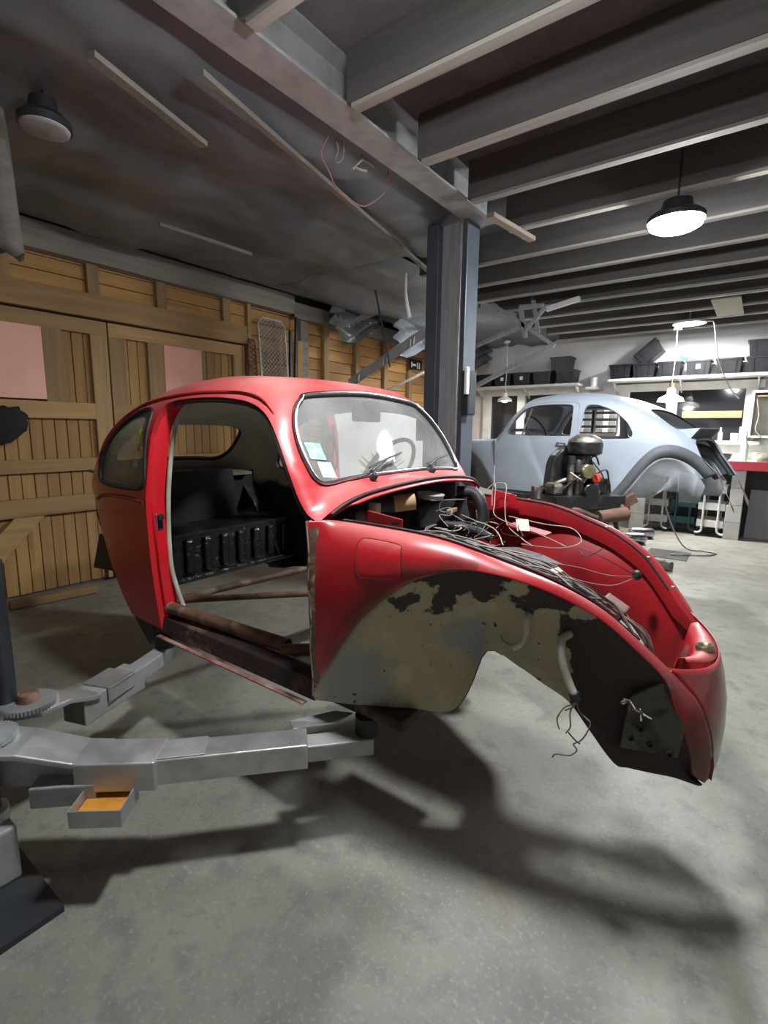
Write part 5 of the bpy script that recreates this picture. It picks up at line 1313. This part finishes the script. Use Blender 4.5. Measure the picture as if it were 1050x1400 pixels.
bin_(-2.24, 2.455, 'black bin stacked on top of the left shelf row', 0.33)
RB = [(-1.30, 'leftmost black bin on the right shelf', False), (-0.965, 'second black bin from the left on the right shelf', False), (-0.615, 'black bin on the right shelf under the tilted bin', False), (-0.25, 'black bin with a white tag on the right shelf', True), (0.12, 'black bin between the tagged bin and the stacked pair on the right shelf', False), (0.475, 'black bin at the right end of the right shelf under another bin', False)]
for x, l, tg_ in RB: bin_(x, 2.267, l, 0.31, tg_)
bin_(0.49, 2.485, 'black bin stacked at the right end of the right shelf', 0.34)
bin_(-0.84, 2.56, 'black bin lying tilted on top of the right shelf row', 0.36, rot=(0.0, -0.72, 0.0), y=7.06)
tag(MB().box((-0.44, 6.93, 2.52), (0.10, 0.05, 0.05), Matrix.Rotation(0.4, 3, 'Y')).build('blue_cloth', M['blue'], bevel=0.012), 'small blue cloth tucked under the tilted black bin', 'cloth')
t = tag(MB().lathe([(0.0, 0.0), (0.05, 0.0), (0.062, 0.14), (0.062, 0.15), (0.056, 0.15), (0.046, 0.01)], (-1.72, 7.1, 2.17), (0, 0, 1), 20).build('white_pot', M['white'], smooth=40), 'small white pot on the bracket between the two shelves', 'pot')
tag(MB().box2((-1.82, 7.02, 2.13), (-1.62, 7.3, 2.17)).build('pot_bracket', M['white_paint']), 'short white wall bracket between the two long shelves', 'bracket')

bn = thing('workbench', 'white workbench with red front edge under the right rear window', 'workbench', (0.9, 6.8, 0))
MB().box2((-2.0, -0.378, 0.96), (2.2, 0.48, 1.06)).build('bench_top', M['white_paint'], bn, bevel=0.004)
MB().box2((-2.0, -0.41, 0.95), (2.2, -0.378, 1.07)).build('front_edge', M['red_edge'], bn, bevel=0.004)
for xa, xb in ((-0.57, -0.42), (-1.76, -1.60), (1.2, 1.36)):
    for k in range(4):
        wx = 0.01 if k % 2 else 0.0
        if k < 2: wx = -0.03
        MB().box2((xa + min(wx, 0) , -0.37, k * 0.2375), (xb, -0.05, (k + 1) * 0.2375 - 0.004)).build('leg_block', M['block'], bn, bevel=0.005)
MB().box2((-2.0, 0.42, 0.0), (2.2, 0.46, 0.95)).build('back_panel', M['deck'], bn)
tag(MB().prism([(0.53, 6.75, 0.0), (0.86, 6.75, 0.0), (0.86, 6.90, 0.66), (0.55, 6.90, 0.66)], (0, 0.02, 0)).build('leaning_board', M['grey_panel'], bevel=0.003), 'grey board leaning under the workbench beside the block leg', 'board')
# lit white splash behind the bench
tag(MB().box2((-1.1, 7.285, 1.062), (0.62, 7.299, 1.28)).build('splashback', M['white_paint']), 'white panel behind the bench under the window sill', 'panel')
wc = thing('wall_cabinet', 'open white wall cabinet at the right end above the bench', 'cabinet', (0.95, 7.05, 1.38))
MB().box2((-0.52, -0.17, 0), (0.52, 0.20, 0.03)).build('bottom', M['white_paint'], wc); MB().box2((-0.52, -0.17, 0.61), (0.52, 0.20, 0.64)).build('top', M['white_paint'], wc)
MB().box2((-0.52, -0.17, 0.03), (-0.49, 0.20, 0.61)).build('side', M['white_paint'], wc); MB().box2((0.49, -0.17, 0.03), (0.52, 0.20, 0.61)).build('side', M['white_paint'], wc)
MB().box2((-0.49, 0.18, 0.03), (0.49, 0.20, 0.61)).build('back', M['white_paint'], wc); MB().box2((-0.46, -0.16, 0.555), (0.49, 0.16, 0.575)).build('shelf', M['tan_wood'], wc)
MB().tube(catmull([(-0.46, -0.18, 0.52), (-0.42, -0.18, 0.3), (-0.44, -0.18, 0.12), (-0.38, -0.18, 0.02), (-0.46, -0.18, 0.0), (-0.52, -0.18, 0.03)], 5), 0.006, 6).build('hanging_cord', M['white_seal'], wc, smooth=60)
tag(MB().box2((-0.42, 7.17, 1.66), (0.33, 7.21, 1.76)).build('window_board', M['tan_wood'], bevel=0.004), 'tan board added for a reflection in the right rear window', 'board')  # added board stands in for a reflection in the dark pane
# parts drawers seen through the grey car
for i, (x, lab) in enumerate(((-1.87, 'left rack of small grey parts drawers seen through the grey car'), (-1.48, 'right rack of small grey parts drawers seen through the grey car'))):
    t = thing('drawer_rack', lab, 'drawers', (x, 7.12, 1.42), 0, 'parts drawer racks')
    MB().box2((-0.16, -0.02, 0), (0.16, 0.12, 0.46)).build('rack_body', M['dark_steel'], t)
    for a in range(3):
        for b_ in range(4):
            MB().prism([(-0.15 + a * 0.104, -0.02, 0.015 + b_ * 0.112), (-0.15 + a * 0.104, -0.02, 0.085 + b_ * 0.112), (-0.15 + a * 0.104, -0.09, 0.075 + b_ * 0.112), (-0.15 + a * 0.104, -0.06, 0.015 + b_ * 0.112)], (0.092, 0, 0)).build('drawer', M['steel_grey'] if a != 1 else M['white'], t)
# things on the bench
def on_bench(o, lab, cat): return tag(o, lab, cat)
on_bench(MB().lathe([(0.0, 0.0), (0.05, 0.0), (0.08, 0.04), (0.095, 0.10), (0.088, 0.10), (0.072, 0.045), (0.0, 0.02)], (0.20, 6.62, 1.061), (0, 0, 1), 24).build('bowl', M['bin'], smooth=50), 'black bowl on the white workbench', 'bowl')
on_bench(MB().lathe([(0.0, 0.0), (0.045, 0.0), (0.045, 0.22), (0.018, 0.27), (0.018, 0.31), (0, 0.31)], (0.42, 6.75, 1.061), (0, 0, 1), 18).build('bottle', M['bottle_g'], smooth=40), 'pale green bottle on the workbench right of the bowl', 'bottle')
on_bench(MB().lathe([(0.0, 0.0), (0.03, 0.0), (0.03, 0.11), (0.012, 0.14), (0.012, 0.19), (0, 0.19)], (0.10, 7.15, 1.331), (0, 0, 1), 16).build('spray_bottle', M['bottle_g'], smooth=40), 'small green bottle standing on the rear window sill', 'bottle')
on_bench(MB().box((-0.06, 6.68, 1.121), (0.24, 0.18, 0.12)).build('grey_crate', M['steel_grey'], bevel=0.012), 'grey crate on the workbench behind the grey car tail', 'crate')
on_bench(MB().box((-0.03, 6.50, 1.077), (0.22, 0.08, 0.03), Matrix.Rotation(0.2, 3, 'Z')).build('rag', M['white_seal'], bevel=0.01), 'crumpled cream rag at the edge of the workbench', 'rag')
on_bench(MB().lathe([(0, 0), (0.08, 0.0), (0.10, 0.05), (0.08, 0.1), (0.03, 0.13), (0, 0.13)], (0.66, 6.58, 1.061), (0.0, 0, 1), 14).build('paper_bag', M['olive'], smooth=80), 'brownish paper bag at the right end of the workbench', 'bag')
on_bench(MB().lathe([(0, 0), (0.05, 0.0), (0.06, 0.12), (0.0, 0.12)], (0.56, 6.78, 1.061), (0.0, 0, 1), 16).build('jar', M['paper_cream'], smooth=40), 'pink plastic jar behind the paper bag on the bench', 'jar')
for i, (x, hh, l) in enumerate(((0.27, 0.11, 'low white tub on the rear window sill'), (0.37, 0.2, 'tall white tub on the rear window sill beside the cabinet'))):
    on_bench(MB().lathe([(0, 0), (0.045, 0.0), (0.048, hh), (0.0, hh)], (x, 7.15, 1.331), (0.0, 0, 1), 16).build('white_tub', M['white'], smooth=40), l, 'tub')
for i in range(5):
    on_bench(MB().cyl((-0.40 + i * 0.05, 7.14, 1.331), (-0.40 + i * 0.05, 7.14, 1.42), 0.018, 10).build('small_bottle', M['bin'] if i % 2 else M['white'], smooth=40), ['first white bottle of the little row on the rear sill', 'first black bottle of the little row on the rear sill', 'middle white bottle of the little row on the rear sill', 'second black bottle of the little row on the rear sill', 'last white bottle of the little row on the rear sill'][i], 'bottle', )
on_bench(MB().box((-0.28, 6.85, 1.12), (0.2, 0.2, 0.12), Matrix.Rotation(0.3, 3, 'Z')).build('machine_vice', M['dark_steel'], bevel=0.02), 'dark machine block on the bench behind the grey car', 'tool')

def cart(x, y, m, label, h=0.62, bar=0.014):
    t = thing('storage_trolley', label, 'trolley', (x, y, 0), rnd.uniform(-0.05, 0.05), 'trolleys under the bench')
    for k, z in enumerate((0.14, 0.38, h)):
        b = MB(); w2, d2, hh = 0.155, 0.19, 0.10
        b.box2((-w2, -d2, z), (w2, d2, z + 0.008)); o = b.build('tray', m, t)
        for (p, q) in (((-w2, -d2), (w2, -d2)), ((w2, -d2), (w2, d2)), ((w2, d2), (-w2, d2)), ((-w2, d2), (-w2, -d2))):
            MB().bar((*p, z + hh / 2), (*q, z + hh / 2), 0.006, hh).build('tray_side', m, o)
    for sx in (-0.09, 0.09):
        MB().tube(catmull([(sx * 1.9, -0.21, 0.055), (sx * 1.6, -0.205, 0.05), (sx * 1.1, -0.2, 0.075), (sx, -0.2, 0.14), (sx, -0.2, 0.4), (sx, -0.2, h + 0.08), (sx, -0.14, h + 0.13)], 5), bar, 8).build('upright_tube', m, t, smooth=60)
        MB().tube([(sx, 0.2, 0.06), (sx, 0.2, h + 0.1)], bar, 8).build('upright_tube', m, t, smooth=60)
    for sx in (-0.15, 0.15):
        for sy in (-0.17, 0.17): MB().cyl((sx - 0.012, sy, 0.028), (sx + 0.012, sy, 0.028), 0.028, 12).build('castor', M['dark_steel'], t, smooth=40)
    return t
cart(0.14, 6.66, M['white'], 'white wire trolley under the bench beside the block leg')
cart(-0.22, 6.78, M['teal'], 'dark teal trolley between two others under the bench')
cart(-0.56, 6.70, M['steel_grey'], 'grey metal trolley under the bench right of the pale block')
for i, (x, y, a, l) in enumerate(((-0.60, 5.75, 0.5, 'chrome silencer lying on the floor behind the engine, farther one'), (-0.62, 5.30, 0.4, 'chrome silencer lying on the floor behind the engine, nearer one'))):
    t = thing('silencer', l, 'exhaust', (x, y, 0.0), a)
    MB().lathe([(0.02, -0.17), (0.065, -0.15), (0.075, -0.12), (0.075, 0.12), (0.065, 0.15), (0.02, 0.17)], (0, 0, 0.077), (1, 0, 0), 18).build('can', M['chrome'], t, smooth=40)
    MB().cyl((-0.30, 0, 0.077), (-0.15, 0, 0.077), 0.022, 12).build('pipe', M['chocolate'], t, smooth=40)
tag(MB().box2((-0.38, 4.68, 0.0), (0.06, 5.16, 0.006)).build('rubber_mat', M['black_rubber']), 'black rubber mat lying on the concrete near the bench', 'mat')
tag(MB().tube(catmull([(-0.28, 5.2, 0.95), (-0.26, 5.25, 0.5), (-0.05, 5.3, 0.06), (0.16, 5.35, 0.012), (0.30, 5.3, 0.012), (0.22, 5.1, 0.012), (0.02, 4.95, 0.018), (-0.12, 4.85, 0.02)], 8), 0.009, 6).build('power_cable', M['steel_grey'], smooth=60), 'grey cable hanging from the grey car onto the floor mat', 'cable')
rr = MB(); rr.tube(catmull([(-0.75, 4.35, 0.05), (-0.5, 4.25, 0.05), (-0.2, 4.15, 0.05), (-0.02, 4.1, 0.045)], 6), [0.05 + 0.008 * math.sin(i * 2.2) for i in range(19)], 12)
tag(rr.build('rolled_cloth', M['grey_beam'], smooth=60), 'rolled grey cloth lying on the floor beyond the red wing', 'cloth')

# ------------------------------------------------------------------ things along the wooden wall
def mesh_panel(y0, y1, z0, z1, x, lean, m, label):
    t = thing('wire_mesh_panel', label, 'mesh panel', (x, (y0 + y1) / 2, z0))
    h = z1 - z0; w_ = (y1 - y0) / 2
    fr = [(lean, -w_, 0), (0, -w_, h * 0.95), (0, -w_ * 0.7, h), (0, w_ * 0.7, h), (0, w_, h * 0.95), (lean, w_, 0)]
    MB().tube(fr, 0.010, 6, True).build('frame', m, t)
    mb = MB(); n = max(3, int(2 * w_ / 0.026)); nz = int(h / 0.026)
    for i in range(n):
        ya = -w_ + 2 * w_ * i / n; yb = -w_ + 2 * w_ * (i + 1) / n
        pts = []
        for k in range(nz + 1):
            z = h * 0.99 * k / nz; pts.append((lean * (1 - k / nz), ya if (k + i) % 2 else yb, z))
        mb.tube(pts, 0.0065, 4)
    o = mb.build('lattice', m, t); o['kind'] = 'stuff'
    return t
mesh_panel(2.10, 2.50, 1.25, 2.68, -4.09, 0.10, M['steel'], 'grey expanded metal mesh panel leaning on the wooden wall')
mesh_panel(1.96, 2.06, 1.25, 2.42, -4.10, 0.06, M['rust'], 'narrow rusty mesh strip beside the gates')
for i, (a, b, wd, mm, l) in enumerate((((-4.08, 2.56, 1.2), (-4.10, 2.60, 2.60), 0.03, 'dark_steel', 'dark steel bar leaning beside the mesh panel'), ((-4.06, 2.60, 1.2), (-4.10, 2.70, 2.78), 0.025, 'dark_steel', 'thin dark rod leaning right of the mesh panel'), ((-4.09, 2.72, 1.3), (-4.09, 2.74, 2.50), 0.08, 'plank', 'pale plank leaning beside the grey post on the wooden wall'))):
    tag(MB().bar(a, b, 0.03, wd, (0, 1, 0)).build('leaning_bar', M[mm]), l, 'bar')
rows = []
for i in range(15):
    th = PI * i / 14; row = []
    for j in range(20):
        ph = 2 * PI * j / 20
        n_ = 1 + 0.18 * noise.noise(Vector((math.sin(th) * math.cos(ph) * 3, math.sin(th) * math.sin(ph) * 3, math.cos(th) * 3)))
        u, v_ = 0.24 * math.cos(th) * n_, 0.14 * math.sin(th) * math.cos(ph) * n_
        row.append(V(-4.165 + 0.035 * math.sin(th) * math.sin(ph) * n_, -0.44 + u * 0.9 - v_ * 0.25, 1.425 + u * 0.32 + v_))
    rows.append(row)
tag(MB().grid(rows).build('furry_cloth', M['black_board'], smooth=60), 'black furry cloth hanging on the gate under the pink board', 'cloth')
tag(MB().box2((-4.12, 5.22, 2.42), (-4.10, 5.56, 2.58)).build('wall_sign', M['bin']), 'small black box with white marks on the wooden wall', 'box')
sg = bpy.data.objects['wall_sign']
for y, dy, dz in ((5.25, 0.025, 0.085), (5.325, 0.09, 0.03), (5.42, 0.032, 0.10), (5.48, 0.028, 0.10)):
    MB().box((-4.098, y, 2.49), (0.004, dy, dz)).build('white_mark', M['white'], sg)
# stray timber on the floor by the gate
tag(MB().bar((-4.02, -0.52, 0.035), (-3.95, 0.10, 0.035), 0.09, 0.06).build('timber_offcut', M['rail'], bevel=0.005), 'short timber offcut on the floor in front of the gates', 'timber')

# ------------------------------------------------------------------ things under the roof
rl = thing('slotted_rail', 'slotted steel rail slanting under the roof left of the far lift post', 'rail', (-3.5, 3.0, 1.98))
MB().bar((0, 0, 0), (1.22, 0, 0.56), 0.008, 0.095, (0, 0, 1)).build('rail_web', M['steel_grey'], rl)
MB().bar((0, -0.02, 0.045), (1.22, -0.02, 0.605), 0.045, 0.006, (0, 0, 1)).build('rail_lip', M['steel'], rl)
for k in (0.12, 0.42, 0.46, 0.72, 0.76, 0.97):
    MB().bar((1.22 * k, -0.008, 0.56 * k - 0.04), (1.22 * k + 0.01, -0.008, 0.56 * k + 0.04), 0.004, 0.016, (0, 1, 0)).build('bright_patch', M['white'], rl)  # small white patches along the web
MB().tube([(0.62, -0.02, 0.16), (0.46, -0.1, 1.0)], 0.010, 6).build('hanger_rod', M['dark_steel'], rl)
tag(MB().bar((-3.5, 3.7, 1.93), (-3.5, 4.85, 2.34), 0.03, 0.03).build('wall_stay', M['grey_beam']), 'thin grey stay slanting along the wooden wall', 'bar')
rows = []
for i in range(14):
    k = i / 13; rows.append([V(-3.86 + 0.05 * math.sin(i * 1.1 + j), 3.08 + 1.0 * j / 10, 2.99 - (0.10 + 0.36 * (1 - abs(j - 3.5) / 7.5)) * k + 0.02 * math.sin(j * 2.1 + i)) for j in range(11)])
tag(MB().grid(rows).build('torn_foil', M['foil_clear'], smooth=60), 'torn piece of translucent foil hanging over the wooden wall', 'plastic sheet')
rows = []
for i in range(14):
    k = i / 13; rows.append([V(-3.6 + 0.06 * math.sin(i * 1.3 + j * .8), 4.1 + 3.0 * j / 20, 2.98 - (0.42 + 0.1 * math.sin(j * 0.9)) * k) for j in range(21)])
tag(MB().grid(rows).build('hanging_tarpaulin', M['foil'], smooth=60), 'dark tarpaulin hanging below the roof in the far corner', 'plastic sheet')
cl = [V(-2.42, 2.6, 3.06), V(-2.42, 2.6, 2.8), V(-2.40, 2.6, 2.66), V(-2.37, 2.6, 2.55)]
tag(MB().tube(cl, [0.010, 0.014, 0.022, 0.026], 10).build('hanging_strip', M['lamp_white'], smooth=60), 'slim white strip hanging from the ceiling left of the far lift post', 'strip')
WLOOP = [(-1.42, 0.392, 2.98), (-1.42, 0.34, 2.898), (-1.42, 0.345, 2.851), (-1.42, 0.396, 2.81), (-1.42, 0.454, 2.75), (-1.42, 0.566, 2.732), (-1.42, 0.658, 2.728), (-1.42, 0.741, 2.76), (-1.42, 0.892, 2.877), (-1.42, 0.929, 2.969), (-1.42, 0.935, 3.02)]
WU = [(-1.42, 0.45, 3.0), (-1.42, 0.468, 2.947), (-1.42, 0.443, 2.89), (-1.42, 0.473, 2.887), (-1.42, 0.504, 2.921), (-1.42, 0.516, 2.97), (-1.42, 0.498, 3.01)]
WK = [[(-1.42, 0.677, 2.981), (-1.42, 0.611, 2.917), (-1.42, 0.592, 2.899)], [(-1.42, 0.677, 2.981), (-1.42, 0.735, 2.99), (-1.42, 0.795, 2.985)], [(-1.42, 0.611, 2.917), (-1.42, 0.66, 2.92), (-1.42, 0.718, 2.935)]]
tag(MB().tube(catmull(WLOOP, 4), 0.004, 5).build('wire_loop', M['wire_pink'], smooth=60), 'thin wire hanging in a wide loop beside the steel beam', 'wire')
tag(MB().tube(catmull(WU, 4), 0.005, 5).build('white_wire', M['wire_grey'], smooth=60), 'small bent wire hook hanging inside the wide wire loop', 'wire')
kt = thing('wire_knot', 'white knotted cord ends hanging inside the wide wire loop', 'cord', WK[0][-1])
for k in WK: MB().tube([Vector(p) - Vector(WK[0][-1]) for p in k], 0.007, 6).build('cord_end', M['wire_white'], kt, smooth=60)
MB().tube([(0, 0.085, 0.082), (0, 0.085, 0.14)], 0.003, 5).build('cord', M['wire_grey'], kt)
fr = thing('steel_frame', 'folded grey steel frame hanging right of the far lift post', 'frame', (-2.0, 4.0, 2.4))
def fp_(px): return px
for a, b, wd in [((-0.42, 0, 0.72), (0.64, 0, -0.02), 0.05), ((-0.36, 0, -0.44), (0.62, 0, -0.02), 0.07), ((-0.36, 0.02, 0.06), (0.25, 0.02, 0.24), 0.035), ((0.22, 0, 0.44), (0.30, 0, 0.10), 0.05), ((0.22, -0.02, 0.44), (0.50, -0.02, 0.42), 0.035), ((0.30, -0.02, 0.18), (0.52, -0.02, 0.4), 0.03), ((0.36, 0.02, 0.5), (0.44, 0.02, 0.14), 0.03)]:
    MB().bar(a, b, 0.04, wd, (0, 1, 0)).build('frame_bar', M['post_light'], fr)
for x in (-0.3, 0.35): MB().tube([(x, 0, 0.5), (x, 0, 0.76)], 0.012, 6).build('hanger_rod', M['dark_steel'], fr)
tag(MB().bar((-1.60, 4.35, 2.86), (-1.22, 4.35, 2.93), 0.06, 0.05).build('tube_light', M['lamp_white']), 'unlit white tube light under the joists above the steel frame', 'lamp')

tag(MB().box2((-3.95, 3.15, 0.02), (-3.90, 6.0, 1.80)).build('white_board', M['plaster'], bevel=0.004), 'large white board standing against the wooden wall behind the lift post', 'board')
pl = thing('dried_plant', 'bundle of dried yellowish plants in a pot seen through the windscreen', 'plant', (-2.45, 2.25, 0))
MB().lathe([(0.0, 0), (0.11, 0.0), (0.15, 0.30), (0.14, 0.30), (0.10, 0.02)], (0, 0, 0.55), (0, 0, 1), 18).build('pot', M['dark_steel'], pl, smooth=40)
MB().box((0, 0, 0.27), (0.4, 0.4, 0.54)).build('stand', M['grey_panel'], pl, bevel=0.01)
mb = MB()
for k in range(46):
    a_ = rnd.uniform(0, 2 * PI); r_ = rnd.uniform(0.05, 0.26); h_ = rnd.uniform(0.18, 0.42)
    mb.tube(catmull([(0, 0, 0.80), (0.3 * r_ * math.cos(a_), 0.3 * r_ * math.sin(a_), 0.80 + 0.6 * h_), (r_ * math.cos(a_), r_ * math.sin(a_), 0.80 + h_)], 3), [0.006, 0.008, 0.011, 0.012, 0.010, 0.007, 0.003], 5)
o = mb.build('foliage', M['dry_leaf'], pl, smooth=60); o['kind'] = 'stuff'
